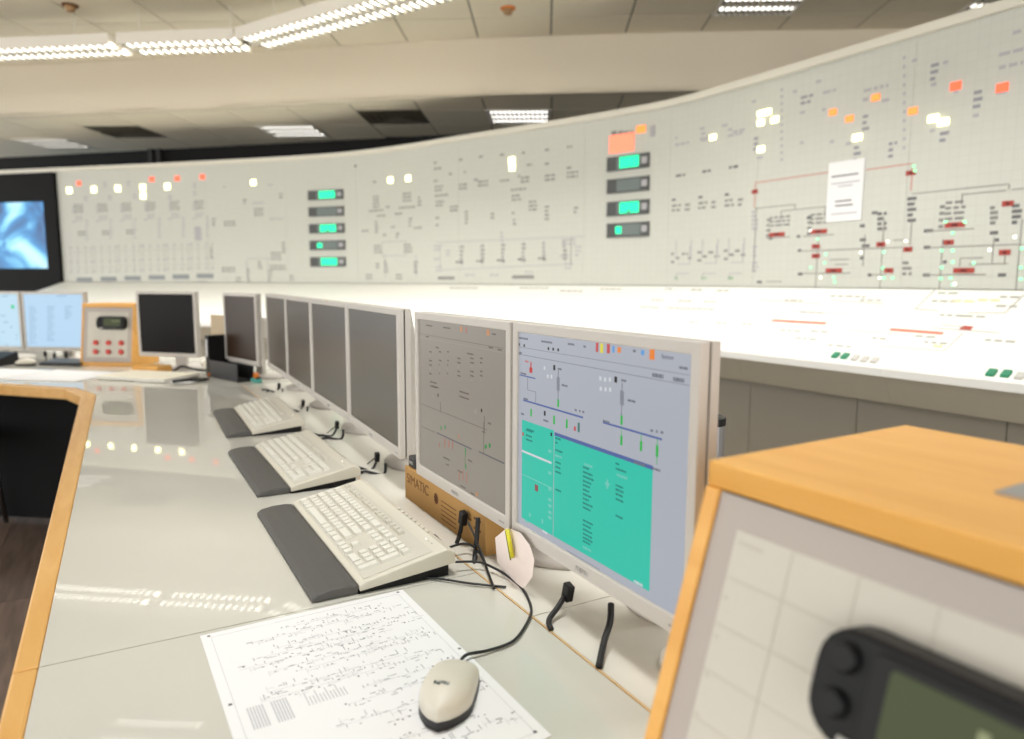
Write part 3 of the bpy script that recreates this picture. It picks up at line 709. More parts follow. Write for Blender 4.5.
for (x, y, m_) in ((835.5, 356.3, M_btng), (845, 357.2, M_btng), (855, 359, M_btngrey), (864.5, 360.5, M_btngrey), (874.5, 361.5, M_btngrey), (991.5, 374, M_btng), (1006, 375.2, M_btng), (1020, 377.5, M_btngrey)):
    a = chit(x, y)
    if not a: continue
    s, t = a; P = [cpos(s+u*.016, t+w*.028, z) for z in (-.001, .012) for (u, w) in ((-1,-1), (1,-1), (1,1), (-1,1))]
    MB().add(P, [(3,2,1,0), (4,5,6,7), (0,1,5,4), (1,2,6,5), (2,3,7,6), (3,0,4,7)]).build('push_button', m_, cons, world=True)

# ------------------------------------------------------------------ large wall screen left of the board
sL = -1.9
p0 = bpos(S0-.02, 0, .03); p1 = bpos(sL, 0, .03)
ws = thing('wall_screen', 'large black framed wall screen showing a cloudy blue picture', 'screen', (p0.x, p0.y, 0))
def wbox(s0, s1, z0, z1, o0, o1, m_, name, par):
    mb = MB(); P = [bpos(x, y, o) for o in (o0, o1) for (x, y) in ((s0, z0), (s1, z0), (s1, z1), (s0, z1))]
    o = mb.add(P, [(3,2,1,0), (4,5,6,7), (0,1,5,4), (1,2,6,5), (2,3,7,6), (3,0,4,7)])
    return o.build(name, m_, par, world=True)
sS, zS0 = bhit(50.5, 268.5); _, zS1 = bhit(48.5, 201.5)
sl2 = sS-1.55
wbox(sL, sl2, 1.1, ZT-.002, -.05, .035, M_blackpanel, 'bezel', ws); wbox(sS, S0-.004, 1.1, ZT-.002, -.05, .035, M_blackpanel, 'bezel', ws)
wbox(sl2, sS, zS1, ZT-.002, -.05, .035, M_blackpanel, 'bezel', ws); wbox(sl2, sS, 1.1, zS0, -.05, .035, M_blackpanel, 'bezel', ws)
ms = bpy.data.materials.new('screen_video'); ms.use_nodes = True; nt = ms.node_tree; b = nt.nodes['Principled BSDF']
tc = nt.nodes.new('ShaderNodeTexCoord'); mp = nt.nodes.new('ShaderNodeMapping'); mp.inputs['Scale'].default_value = (1.7, 1.7, 1.5); mp.inputs['Location'].default_value = (.35, .1, .22)
nz = nt.nodes.new('ShaderNodeTexNoise'); nz.inputs['Scale'].default_value = 1.3; nz.inputs['Detail'].default_value = 3; nz.inputs['Distortion'].default_value = .6
nt.links.new(tc.outputs['Generated'], mp.inputs[0]); nt.links.new(mp.outputs[0], nz.inputs['Vector'])
r = nt.nodes.new('ShaderNodeValToRGB'); cr = r.color_ramp; cr.elements[0].position = .34; cr.elements[0].color = (*lin((14, 62, 112)), 1); cr.elements[1].position = .66; cr.elements[1].color = (*lin((190, 232, 250)), 1)
e = cr.elements.new(.47); e.color = (*lin((40, 130, 190)), 1); e = cr.elements.new(.55); e.color = (*lin((120, 205, 245)), 1)
nt.links.new(nz.outputs['Fac'], r.inputs[0]); nt.links.new(r.outputs[0], b.inputs['Emission Color']); b.inputs['Emission Strength'].default_value = .95
b.inputs['Base Color'].default_value = (.01, .01, .01, 1); b.inputs['Roughness'].default_value = .3
wbox(sl2+.001, sS-.001, zS0+.001, zS1-.001, -.04, .02, ms, 'screen', ws)

# ------------------------------------------------------------------ control desk
desk = thing('control_desk', 'long grey glossy control desk with beech front edge, bent at the far corner', 'desk', (.2, 1.5, 0))
def dpoly(poly, z0, z1, m_, name, bev=.0): return MB().prism([(x-.2, y-1.5) for x, y in poly], z0, z1).build(name, m_, desk, bevel=bev)
G = .0009
for k, (y0, y1) in enumerate(((-.7, 1.017), (1.017, 3.42))):
    xi = lambda y: -.107+.0117*(y-.86)       # the beech edge widens slightly towards the far end
    dpoly([(xi(y0)+.0005, y0+G), (.501, y0+G), (.501, y1-G), (xi(y1)+.0005, y1-G)], DZ-.03, DZ, M_desk, 'desk_panel')
    dpoly([(-.133, y0+G/3), (xi(y0), y0+G/3), (xi(y1), y1-G/3), (-.133, y1-G/3)], DZ-.045, DZ+.0006, M_wood, 'wood_edge', .004)
dpoly([(-.077, 3.422), (.97, 3.422), (.97, 4.25), (.56, 4.74), (-.155, 3.692)], DZ-.03, DZ, M_desk, 'desk_panel')
dpoly([(-.157, 3.693), (.557, 4.742), (-1.5, 6.9), (-2.199, 5.883)], DZ-.03, DZ, M_desk, 'desk_panel')
dpoly([(-.133, 3.4205), (-.0775, 3.4205), (-.159, 3.689), (-.200, 3.652)], DZ-.045, DZ+.0006, M_wood, 'wood_edge', .003)
dpoly([(-.2005, 3.653), (-.1595, 3.690), (-2.20, 5.88), (-2.241, 5.842)], DZ-.045, DZ+.0006, M_wood, 'wood_edge', .003)
for (y0, y1) in ((-.7, .838), (.838, 2.1), (2.1, 3.42)):
    dpoly([(.505, y0+G), (.97, y0+G), (.97, y1-G), (.505, y1-G)], DZ-.028, DZ+.001, M_ledge, 'rear_ledge')
dpoly([(.5017, -.7), (.5043, -.7), (.5043, 3.42), (.5017, 3.42)], DZ-.03, DZ+.0012, M_woodl, 'wood_strip')
for y in (-.5, 1.0, 2.3, 3.3):
    dpoly([(.02, y-.02), (.92, y-.02), (.92, y+.02), (.02, y+.02)], 0, DZ-.031, M_blackpanel, 'side_panel')
dpoly([(.30, -.6), (.32, -.6), (.32, 3.5), (.30, 3.5)], .02, DZ-.031, M_blackpanel, 'modesty_panel')
dpoly([(-.02, 3.95), (.0, 3.965), (-1.95, 5.41), (-1.97, 5.395)], .02, DZ-.031, M_blackpanel, 'modesty_panel')
dpoly([(.04, 3.5), (.06, 3.5), (.02, 3.93), (.0, 3.93)], .02, DZ-.031, M_blackpanel, 'modesty_panel')

# ------------------------------------------------------------------ monitors
def ring(w, h, bz, y0, y1, z0, top=None, bot=None):
    top = top or bz; bot = bot or bz
    o = [(-w/2, z0), (w/2, z0), (w/2, z0+h), (-w/2, z0+h)]; i = [(-w/2+bz, z0+bot), (w/2-bz, z0+bot), (w/2-bz, z0+h-top), (-w/2+bz, z0+h-top)]
    m = MB(); vs = [(x, y, z) for y in (y0, y1) for ring_ in (o, i) for x, z in ring_]
    fs = []
    for k in range(4):
        j = (k+1) % 4
        fs += [(k, j, 4+j, 4+k), (8+k, 12+k, 12+j, 8+j), (k, 8+k, 8+j, j), (4+k, 4+j, 12+j, 12+k)]
    return m.add(vs, fs)
def monitor(label, loc, rz, w, h, smat, group=None, z0=.075, name='monitor', foot=True, logo=True, footx=0, footy=.145, footr=.105, bz=.0145):
    t = thing(name, label, 'monitor', loc, rz, group)
    fr = ring(w, h, bz, 0, .014, z0, bot=bz+.008).build('bezel', M_bezel, t, bevel=.002)
    MB().b2((-w/2+bz-.003, .004, z0+bz+.005), (w/2-bz+.003, .008, z0+h-bz+.003)).build('screen', smat, t)
    MB().b2((-w/2+.004, .0142, z0+.004), (w/2-.004, .0166, z0+h-.004)).build('seam_gasket', M_dark, t)
    sh = MB(); a, c = (w/2, h), (w/2-.05, h-.1)
    vs = [(sx*w/2, .0168, z) for z in (z0, z0+h) for sx in (-1, 1)]+[(sx*w/2, .029, z) for z in (z0, z0+h) for sx in (-1, 1)]+[(sx*(w/2-.06), .058, z) for z in (z0+.05, z0+h-.05) for sx in (-1, 1)]
    f = lambda k: [(k, k+1, k+5, k+4), (k+1, k+3, k+7, k+5), (k+3, k+2, k+6, k+7), (k+2, k, k+4, k+6)]
    sh.add(vs, [(0, 2, 3, 1)]+f(0)+f(4)+[(8, 9, 11, 10)]).build('back_shell', M_shell, t)
    if foot:
        MB().box((footx, footy-.045, z0+.07), (.07, .022, .30)).box((footx, footy/2+.005, z0+h/2), (.1, footy-.07, .1)).build('stand_neck', M_shell, t, bevel=.004)
        MB().lathe([(0, .018), (.6, .017), (.92, .012), (1, .005), (.99, 0), (0, 0)], (footx, footy, 0), 36, footr*1.2, footr).build('stand_foot', M_shell, t, smooth=True)
    if logo:
        text('logo', 'FUJITSU', .009, M_alu, fr, Matrix.Translation((-.022, -.0002, z0+.007)) @ Matrix.Rotation(math.pi/2, 4, 'X'), .0003)
    MB().b2((w/2-.035, -.0006, z0+.009), (w/2-.017, .001, z0+.0115)).build('power_button', M_alu, fr)
    return t
s_r = scr('screen_lit_right', (170, 174, 184), .9); s_l = scr('screen_lit_left', (132, 125, 115), 1.02)
MX = .54
mon_l = monitor('left one of the two lit near monitors, screen dim with a faint diagram', (MX, 1.177, DZ+.0013), R90, .405, .34, s_l, footx=.115)
mon_r = monitor('right one of the two lit near monitors, screen with a bright teal window', (MX+.001, .764, DZ+.0013), R90, .408, .34, s_r, footx=0, footy=.165, footr=.07)
# group of four dark monitors
E4 = [(.551, 1.503), (.574, 1.985), (.590, 2.475), (.607, 2.96), (.622, 3.46)]
labs = ['nearest dark monitor in the row of four, directly left of the lit pair', 'second dark monitor from the near end of the row of four', 'third dark monitor from the near end of the row of four', 'farthest dark monitor in the row of four, beside the file holder']
dark_m = []
for k in range(4):
    a, b = Vector(E4[k]), Vector(E4[k+1]); d = a-b; L = d.length-.006; c = (a+b)/2
    dark_m.append(monitor(labs[k], (c.x, c.y, DZ+.0013), math.atan2(d.y, d.x), L, .34, M_off, 'dark monitors in a row'))
    if k: MB().cyl((.01, -.0004, .075+.337), .003, .004, 8, 'Y').build('webcam_dot', M_orange, dark_m[-1])
m5 = monitor('dark monitor turned at the desk corner above the black file holder', (.533, 3.655, DZ), math.radians(-74), .355, .34, M_offc, logo=False)
m6 = monitor('black screened monitor facing us right of the far intercom box', (.245, 4.165, DZ), math.radians(-45), .372, .345, M_offb, z0=.072, foot=True, logo=False)
s7 = scr('screen_lit_far', (182, 214, 240), .95); s8 = scr('screen_lit_far_b', (190, 222, 240), .95)
m7 = monitor('lit pale blue far monitor with columns of text, left of the far intercom box', (-.300, 4.955, DZ), math.radians(-36), .402, .345, s7, z0=.06, logo=False)
m8 = monitor('lit pale blue far monitor cut off at the left edge of the picture', (-.632, 5.19, DZ), math.radians(-36), .402, .345, s8, z0=.06, logo=False)

# --- what the screens show: flat print just proud of the glass
class Scr:
    def __init__(s, mon, x): s.mon = mon; s.inv = mw(mon).inverted(); s.x = x; s.mb = {}
    def loc(s, p):
        o = s.inv @ Vector((0, 0, EYE)); d = s.inv.to_3x3() @ ray(*p); k = (.004-o.y)/d.y; q = o+d*k; return q.x, q.z
    def quad(s, a, b, c, d, m_, lift=.0004):
        mb = s.mb.setdefault((m_.name, lift), (m_, MB()))[1]
        P = [(x, y, z) for y in (.0042, .004-lift) for x, z in (a, b, c, d)]
        mb.add(P, [(3,2,1,0), (4,5,6,7), (0,1,5,4), (1,2,6,5), (2,3,7,6), (3,0,4,7)])
    def rect(s, p, q, m_, lift=.0004):
        (x0, z0), (x1, z1) = s.loc(p), s.loc(q); s.quad((x0, z1), (x1, z1), (x1, z0), (x0, z0), m_, lift)
    def r(s, p, w, h, m_, lift=.0004):
        x, z = s.loc(p); s.quad((x-w/2, z-h/2), (x+w/2, z-h/2), (x+w/2, z+h/2), (x-w/2, z+h/2), m_, lift)
    def line(s, p, q, m_, w=.001, lift=.0004):
        (x0, z0), (x1, z1) = s.loc(p), s.loc(q)
        if abs(x1-x0) > abs(z1-z0): z0 = z1 = (z0+z1)/2; x0, x1 = min(x0, x1), max(x0, x1); s.quad((x0, z0-w/2), (x1, z0-w/2), (x1, z0+w/2), (x0, z0+w/2), m_, lift)
        else: x0 = x1 = (x0+x1)/2; z0, z1 = min(z0, z1), max(z0, z1); s.quad((x0-w/2, z0), (x0+w/2, z0), (x0+w/2, z1), (x0-w/2, z1), m_, lift)
    def words(s, p, w, m_, h=.0028, lift=.0004):
        x, z = s.loc(p); e = x+w
        while x < e:
            l = min(rs.uniform(.002, .007), e-x+.001); s.quad((x, z-h/2), (x+l, z-h/2), (x+l, z+h/2), (x, z+h/2), m_, lift); x += l+.0012
    def done(s):
        for (nm, l), (m_, mb) in s.mb.items(): stuff(mb.build('screen_graphics', m_, s.mon))
T = lambda x, y: (510+x/4.62, 320+y/4.62)          # survey of the right screen, two crops of the photograph
U = lambda x, y: (510+x/3.357, 420+y/3.357)
ink = scr('gfx_ink', (112, 114, 124), .85); dk = scr('gfx_black', (22, 22, 24), .7); gr = scr('gfx_green', (24, 186, 62), .8); bl = scr('gfx_blue', (84, 104, 168), .75)
rd = scr('gfx_red', (205, 70, 70), .8); orr = scr('gfx_orange', (232, 128, 36), .9); wh = scr('gfx_white', (206, 209, 214), .9); ye = scr('gfx_yellow', (226, 214, 60), .85)
te = scr('gfx_teal', (40, 192, 168), .9); ted = scr('gfx_teal_ink', (26, 128, 118), .85); tel = scr('gfx_teal_light', (120, 206, 192), .8); gy = scr('gfx_grey', (140, 143, 152), .8); cyb = scr('gfx_skyblue', (90, 160, 226), .8); pk = scr('gfx_pink', (200, 120, 120), .8)
s = Scr(mon_r, 0)
for (x, y, w) in ((40, 82, .028), (145, 98, .03), (268, 110, .014), (340, 122, .004)): s.words(T(x, y), w, ink)
for (x, y) in ((43, 113), (66, 118), (178, 132), (200, 135), (223, 138)): s.r(T(x, y), .0035, .004, dk)
s.r(T(403, 126), .005, .012, rd); s.r(T(424, 130), .006, .012, ye); s.r(T(455, 132), .0058, .012, rd); s.r(T(478, 135), .004, .008, cyb); s.r(T(505, 138), .006, .007, orr)
s.r(T(575, 143), .005, .003, ink); s.r(T(613, 150), .005, .006, cyb); s.r(T(657, 158), .0085, .013, orr)
text('screen_word', 'System', .0072, ink, mon_r, Matrix.Translation((s.loc(T(700, 168))[0], .0037, s.loc(T(700, 168))[1]-.002)) @ Matrix.Rotation(math.pi/2, 4, 'X'), .0002)
s.words(T(783, 219), .012, ink, .003)
s.line(T(30, 145), T(830, 222), gy, .0008); s.line(T(30, 166), T(830, 288), gy, .001); s.words(T(43, 152), .006, ink, .004)
s.words(T(658, 253), .018, ink, .0045); s.words(T(755, 272), .016, ink, .0045)
s.line(T(45, 255), T(116, 268), bl, .0018); s.line(T(62, 374), T(337, 446), bl, .0024); s.line(T(430, 475), T(702, 549), bl, .0024)
s.words(T(70, 190), .010, pk); s.r(T(97, 215), .003, .014, rd); s.r(T(97, 232), .008, .008, rd); s.words(T(50, 245), .016, ink)
s.line(T(82, 265), T(82, 322), gy, .001); s.line(T(82, 322), T(120, 333), gy, .001); s.line(T(119, 331), T(119, 388), gy, .001); s.words(T(64, 362), .011, ink)
for (x, y) in ((160, 222), (192, 262), (175, 260), (418, 270), (440, 275), (462, 275), (420, 318), (442, 320), (463, 322)): s.r(T(x, y), .004, .005, wh)
s.r(T(205, 220), .0046, .0075, dk); s.r(T(489, 275), .005, .0075, dk); s.r(T(161, 431), .004, .007, dk)
s.line(T(223, 232), T(223, 372), ink, .0009); s.line(T(517, 290), T(517, 445), ink, .0009)
for (x, y) in ((223, 280), (223, 310), (518, 345), (518, 375)): s.r(T(x, y), .007, .010, gy); 
for (x, y, w) in ((222, 225, .008), (240, 300, .013), (515, 278, .009), (545, 370, .013), (430, 465, .013), (52, 432, .008), (155, 462, .012), (300, 415, .003), (320, 420, .003), (335, 424, .003), (650, 510, .003), (675, 514, .003), (697, 518, .003), (660, 685, .012)): s.words(T(x, y), w, ink)
for (x, y, h) in ((223, 385, .011), (98, 428, .011), (204, 462, .012), (263, 480, .012), (516, 462, .012), (515, 556, .012), (606, 583, .012), (680, 605, .014)): s.r(T(x, y), .0037, h, gr)
for (x, y0, y1) in ((98, 410, 445), (204, 440, 480), (263, 455, 500), (515, 490, 575), (606, 520, 605), (680, 545, 668)): s.line(T(x, y0), T(x, y1), gr, .0006)
s.r(T(318, 496), .0042, .013, scr('gfx_seagreen', (60, 120, 110), .8)); s.r(T(300, 502), .004, .006, rd)
(x0, z0) = s.loc(T(57, 480)); (x1, z1) = s.loc(U(468, 563)); zt_ = s.loc(U(150, 45))[1]; zb_ = s.loc(U(100, 372))[1]
zb_ = (zb_+z1)/2; xm = s.loc(U(147, 200))[0]
s.quad((x0, zb_), (xm-.0012, zb_), (xm-.0012, zt_+.004), (x0, zt_+.004), te, .0005); s.quad((xm+.0012, zb_), (x1, zb_), (x1, zt_-.003), (xm+.0012, zt_-.003), te, .0005)
s.quad((xm+.0012, zt_-.003), (x1, zt_-.003), (x1, zt_+.002), (xm+.0012, zt_+.002), bl, .0005)
z = zt_-.045; s.quad((x0, z-.0016), (xm-.006, z-.0016), (xm-.006, z+.0016), (x0, z+.0016), wh, .0008)
z = zt_-.082; s.quad((x0, z-.0006), (xm-.002, z-.0006), (xm-.002, z+.0006), (x0, z+.0006), tel, .0008)
for y in (25, 42, 56): s.words(U(55, y+8), .018, ted, .0026, .0008)
s.words(U(58, 30), .02, ted, .0028, .0008); s.r(U(45, 47), .004, .005, rd, .0008); s.r(U(90, 228), .009, .010, scr('gfx_brick', (150, 80, 84), .8), .0008); s.r(U(140, 48), .004, .005, dk, .0008)
for y in (105, 178, 232, 268, 288, 310, 328): s.r(U(135, y), .008, .004, tel, .0008)
s.words(U(110, 372), .012, wh, .003, .0008); s.words(U(50, 335), .01, tel, .003, .0008); s.r(U(68, 318), .004, .006, tel, .0008); s.r(U(110, 340), .004, .006, tel, .0008)
for (y, w) in ((60, .013), (75, .004), (100, .017), (140, .013), (156, .013), (172, .013), (232, .014)): s.words(U(154, y), w, ted, .0026, .0008)
s.words(U(154, 118), .016, tel, .003, .0008)
for i, y in enumerate((157, 173, 188, 203, 217, 232, 247, 262, 277, 292, 335, 350, 365, 380, 393, 405)): s.words(U(246, y), (.014, .022, .024, .018, .015, .013, .018, .012, .022, .018, .022, .018, .02, .02, .022, .016)[i], ted, .0026, .0008)
s.words(U(250, 147), .018, tel, .003, .0008); s.words(U(246, 425), .018, tel, .003, .0008)
for (y, w) in ((143, .006), (160, .02), (216, .014), (230, .015), (245, .015), (262, .016), (318, .014)): s.words(U(356, y+2), w, ted, .0026, .0008)
s.words(U(360, 183), .02, tel, .003, .0008); s.r(U(328, 215), .009, .0035, tel, .0008); s.r(U(328, 215), .003, .012, tel, .0008)
s.words(U(418, 540), .015, wh, .003, .0008); s.words(T(575, 655), .02, ink, .0028, .0009)
s.r(U(375, 575), .010, .008, ye); s.r(U(436, 605), .004, .005, ink); s.r(U(326, 543), .005, .004, gy); s.words(U(476, 632), .02, ink); s.line(U(190, 440), U(302, 500), gy, .0008); s.line(U(190, 447), U(302, 507), gy, .0008)
s.done()
V = lambda x, y: (400+x/4.62, 310+y/4.62); Q = lambda x, y: (380+x/5.28, 420+y/5.28)
lk = scr('gfx_dim_ink', (104, 96, 88), .85); ll = scr('gfx_dim_light', (150, 143, 134), .9); lo_ = scr('gfx_dim_orange', (196, 132, 82), .85); lg = scr('gfx_dim_green', (70, 142, 80), .85); lr = scr('gfx_dim_red', (172, 116, 102), .85); ld = scr('gfx_dim_black', (44, 42, 42), .5); lb = scr('gfx_dim_blue', (90, 88, 98), .8)
s = Scr(mon_l, 0)
s.line(V(85, 112), V(478, 172), lk, .0008); s.line(V(85, 118), V(478, 205), ll, .0008)
for (x, y, w) in ((120, 70, .03), (200, 80, .03), (120, 122, .012), (165, 172, .016), (310, 200, .024), (410, 172, .014), (452, 182, .012), (425, 110, .012)): s.words(V(x, y), w, lk)
for r_ in range(6):
    for (x, w) in ((135, .012), (180, .01), (218, .006)): s.words(V(x, 192+r_*20), w if r_ % 2 == 0 or x == 135 else .004, ll if r_ % 3 == 1 else lk, .0026)
    for (x, w) in ((265, .012), (325, .012), (370, .008)): s.words(V(x, 222+r_*20), w, ll if r_ % 3 == 2 else lk, .0026)
for (x, y, w) in ((140, 330, .03), (150, 350, .03), (275, 375, .038), (275, 398, .038), (140, 350, .03)): s.words(V(x, y), w, lk)
s.r(V(283, 88), .008, .010, lo_); s.r(V(306, 92), .006, .011, lr); s.r(V(407, 104), .010, .010, lo_)
s.r(V(176, 394), .004, .006, ld); s.r(V(377, 464), .004, .006, ld); s.r(V(155, 395), .007, .006, ll); s.r(V(350, 470), .008, .006, ll)
s.line(V(100, 440), V(400, 545), lk, .001); s.line(V(188, 425), V(188, 475), lk, .0008); s.line(V(390, 490), V(390, 560), lk, .0008)
s.line(V(172, 570), V(330, 640), lb, .0022); s.line(V(365, 655), V(482, 708), lb, .0022); s.line(V(97, 540), V(160, 560), lk, .001)
for (x, y) in ((190, 545), (208, 540), (395, 632), (414, 628)): s.r(V(x, y), .005, .007, lg)
for (x, y) in ((182, 622), (208, 605), (227, 620), (243, 625)): s.r(V(x, y), .003, .010, lr)
for (x, y) in ((272, 585),): s.r(V(x, y), .003, .008, lo_)
for (x, y, h) in ((452, 165, .014), (454, 247, .010)): s.r(Q(x, y), .003, h, lg)
for (x, y, h) in ((342, 120, .016), (362, 125, .016), (383, 132, .016), (418, 290, .02), (438, 292, .02), (458, 305, .02)): s.r(Q(x, y), .003, h, lr)
for (x, y, w) in ((335, 195, .03), (350, 232, .012), (465, 210, .014), (410, 265, .02), (425, 345, .02), (480, 385, .014), (570, 15, .012), (570, 470, .02), (540, 60, .01)): s.words(Q(x, y), w, lk)
s.r(Q(512, 392), .006, .007, lo_); s.r(Q(560, 138), .006, .006, lg); s.r(Q(580, 132), .006, .006, lg); s.line(Q(450, 150), Q(450, 250), lg, .0006); s.line(Q(548, 10), Q(548, 175), lk, .0008)
s.done()
Z = lambda x, y: (x/6.155, 280+y/6.155)
fi = scr('gfx_far_ink', (140, 172, 204), .85)
s = Scr(m7, 0)
for c_, (x0, rows) in enumerate(((180, 14), (290, 13), (398, 5))):
    for r_ in range(rows): s.words(Z(x0, 165+r_*17), .045 if (r_+c_) % 3 else .03, fi, .005)
s.words(Z(350, 98), .06, fi, .005); s.done()
s = Scr(m8, 0)
s.r(Z(78, 165), .02, .022, scr('gfx_far_green', (70, 210, 150), .9)); 
for (x, y, w) in ((10, 100, .04), (5, 220, .03), (20, 260, .03), (60, 290, .02), (98, 340, .01), (98, 360, .01), (10, 320, .02), (30, 400, .02)): s.words(Z(x, y), w, fi, .005)
s.done()

# ------------------------------------------------------------------ monitor plugs and cables
def plug_cable(mon, plug, pts, r=.0042, pl=(.016, .012, .026)):
    c = MB().tube(pts, r).build('cable', M_cable, mon, world=True, smooth=True)
    if plug is not None:
        p = Vector(plug); d = (Vector(pts[1])-p); 
        q = MB().box((0, 0, 0), pl).build('plug', M_black, c, bevel=.002)
        q.location = mw(c).inverted() @ p; q.rotation_euler = (0, .25, 0)
    return c
plug_cable(mon_r, atx(568, 592, .556), [atx(566, 594, .556), atx(558, 607, .535), atx(549, 620, .512), Vector((.5035, .788, DZ+.004))], .0042)
plug_cable(mon_r, None, [atx(611, 604, .575), atx(610, 622, .56), atx(604, 642, .535), Vector((.5035, .677, DZ+.004))], .0046)
plug_cable(mon_l, atx(463, 518, .535), [atx(462, 521, .535), atx(460, 533, .532), atx(456, 545, .528), atx(452, 553, .515), Vector((.5035, 1.2, DZ+.004))], .0042)
plug_cable(mon_l, None, [atx(478, 518, .535), atx(477, 535, .533), atx(475, 556, .525), atx(474, 568, .512)], .0045)
plug_cable(mon_l, None, [atx(468, 522, .535), atx(475, 537, .534), atx(485, 562, .53), atx(494, 587, .522)], .002)
for k, (x, y, dx) in enumerate(((377, 457, 6), (337, 425, 4), (303, 403, 2), (279, 386, 2))):
    X = .575+.015*k; p = atx(x, y, X); o_ = dark_m[k]
    f_ = lambda ddx, ddy, xx: atx(x+ddx, y+ddy, xx)
    sc_ = 1-.2*k
    plug_cable(o_, p, [p+Vector((0, 0, -.008)), p+Vector((-.02, -.01, -.03)), p+Vector((-.05, .0, DZ+.006-p.z)), p+Vector((-.07, .01, DZ+.003-p.z))], .0035, (.014, .012, .024))
    q = p+Vector((.004, -.055, -.005)); plug_cable(o_, None, [q, q+Vector((-.01, -.01, -.025)), q+Vector((-.05, .0, DZ+.008-q.z)), q+Vector((-.065, .01, DZ+.003-q.z))], .0038)
    q = p+Vector((.004, .02, -.005)); plug_cable(o_, None, [q, q+Vector((-.03, .03, -.03)), q+Vector((-.07, .02, DZ+.006-q.z))], .0015)

# ------------------------------------------------------------------ keyboards
def keyboard(label, loc, rz):
    t = thing('keyboard', label, 'keyboard', loc, rz, 'keyboards on the near desk')
    L = .47; D0, D1 = .072, .234
    # dark wedge base
    MB().extr([(D0-.002, .0), (D1-.012, .0), (D1-.012, .0195), (D0+.004, .0050)], (-L/2+.004, 0, 0), (L/2-.004, 0, 0)).build('base', M_black, t)
    body = MB().extr([(D0, .0050), (D1, .0200), (D1-.001, .040), (D1-.016, .046), (D0+.012, .0195), (D0, .0150)], (-L/2, 0, 0), (L/2, 0, 0)).build('body', M_cream, t, bevel=.002)
    MB().extr([(0, .001), (D0-.001, .001), (D0-.001, .0135), (D0-.016, .0165), (.03, .016), (.008, .012), (.0, .006)], (-L/2+.004, 0, 0), (L/2-.004, 0, 0)).build('palm_rest', M_palm, t, bevel=.004)
    sl = (.046-.0195)/(D1-.016-D0-.012); ang = math.atan(sl)
    R = Matrix.Rotation(ang, 4, 'X')
    MB().box((0, 0, 0), (.448, .118, .001)).build('key_well', M_keyg, body).matrix_local = Matrix.Translation((0, D0+.0675, .0195+sl*(.0555)+.0004)) @ R
    u = .0185; K = {}
    def key(x, row, w=1, d=1, m_=M_key):
        k = (round(w, 2), d, m_.name)
        if k not in K:
            ww, dd = u*w-.0026, u*d-.0035; a = MB()
            a.add([(-ww/2, -dd/2, 0), (ww/2, -dd/2, 0), (ww/2, dd/2, 0), (-ww/2, dd/2, 0), (-ww/2+.0018, -dd/2+.0016, .0062), (ww/2-.0018, -dd/2+.0016, .0062), (ww/2-.0018, dd/2-.002, .0062), (-ww/2+.0018, dd/2-.002, .0062)], [(3,2,1,0), (4,5,6,7), (0,1,5,4), (1,2,6,5), (2,3,7,6), (3,0,4,7)])
            K[k] = a.mesh('key', m_)
        yy = D0+.0185+u*.98*(row+d/2-.5); 
        return share('key', K[k], t, None, mtx=Matrix.Translation((-.218+u*(x+w/2), yy, .0198+sl*(yy-D0-.012))) @ R)
    x = 0
    for w in (1.25, 1.25, 1.25, 6.0, 1.25, 1.25, 1.25, 1.5): key(x, 0, w); x += w
    for row, ws_ in ((1, [1.25]+[1]*11+[2.75]), (2, [1.75]+[1]*11+[2.25]), (3, [1.5]+[1]*12+[1.5]), (4, [1]*13+[2])):
        x = 0
        for w in ws_: key(x, row, w); x += w
    for x in (0, 2, 3, 4, 5, 6.5, 7.5, 8.5, 9.5, 11, 12, 13, 14): key(x, 5.25, 1, .8, M_keyg)
    for x in (15.35, 16.35, 17.35): key(x, 0); key(x, 3); key(x, 4); key(x, 5.25, 1, .8, M_keyg)
    key(16.35, 1)
    for row in range(5):
        for c_ in range(4):
            if row == 0 and c_ == 0: key(18.7, 0, 2)
            elif (row == 0 and c_ == 1): continue
            elif c_ == 3 and row in (1, 3): continue
            elif c_ == 3 and row in (0, 2): key(21.7, row, 1, 2)
            else: key(18.7+c_, row)
    for i in range(8): MB().box((0, 0, 0), (.010, .005, .002)).build('media_key', M_keyg, t).matrix_local = Matrix.Translation((.0+.02*i, D1-.012, .0462)) @ R
    for i in range(3): MB().box((0, 0, 0), (.003, .0015, .001)).build('status_light', M_ledw if i == 0 else M_btngrey, t).matrix_local = Matrix.Translation((.17+.012*i, D1-.026, .0445)) @ R
    return t
kb1 = keyboard('nearest cream keyboard with grey palm rest, beside the diagram sheet', (.236, 1.262, DZ), R90)
kb2 = dup(kb1, (.258, 1.845, DZ), R90, 'middle one of the three cream keyboards on the desk')
kb3 = dup(kb1, (.290, 2.515, DZ), R90-.03, 'farthest of the three cream keyboards on the desk')
zc = lambda px, py, l=.004: atz(px, py, DZ+l)
MB().tube([zc(414, 571, .014), zc(422.5, 576.7), zc(444, 579.4), zc(471, 583.5), zc(506, 587)], .002).build('cable', M_cable, kb1, world=True, smooth=True)
MB().tube([zc(448, 548, .02), zc(463, 543.5, .02), zc(474, 547, .018), zc(483, 559, .012), zc(489, 575, .006), zc(494, 588)], .0022).build('cable', M_cable, kb1, world=True, smooth=True)

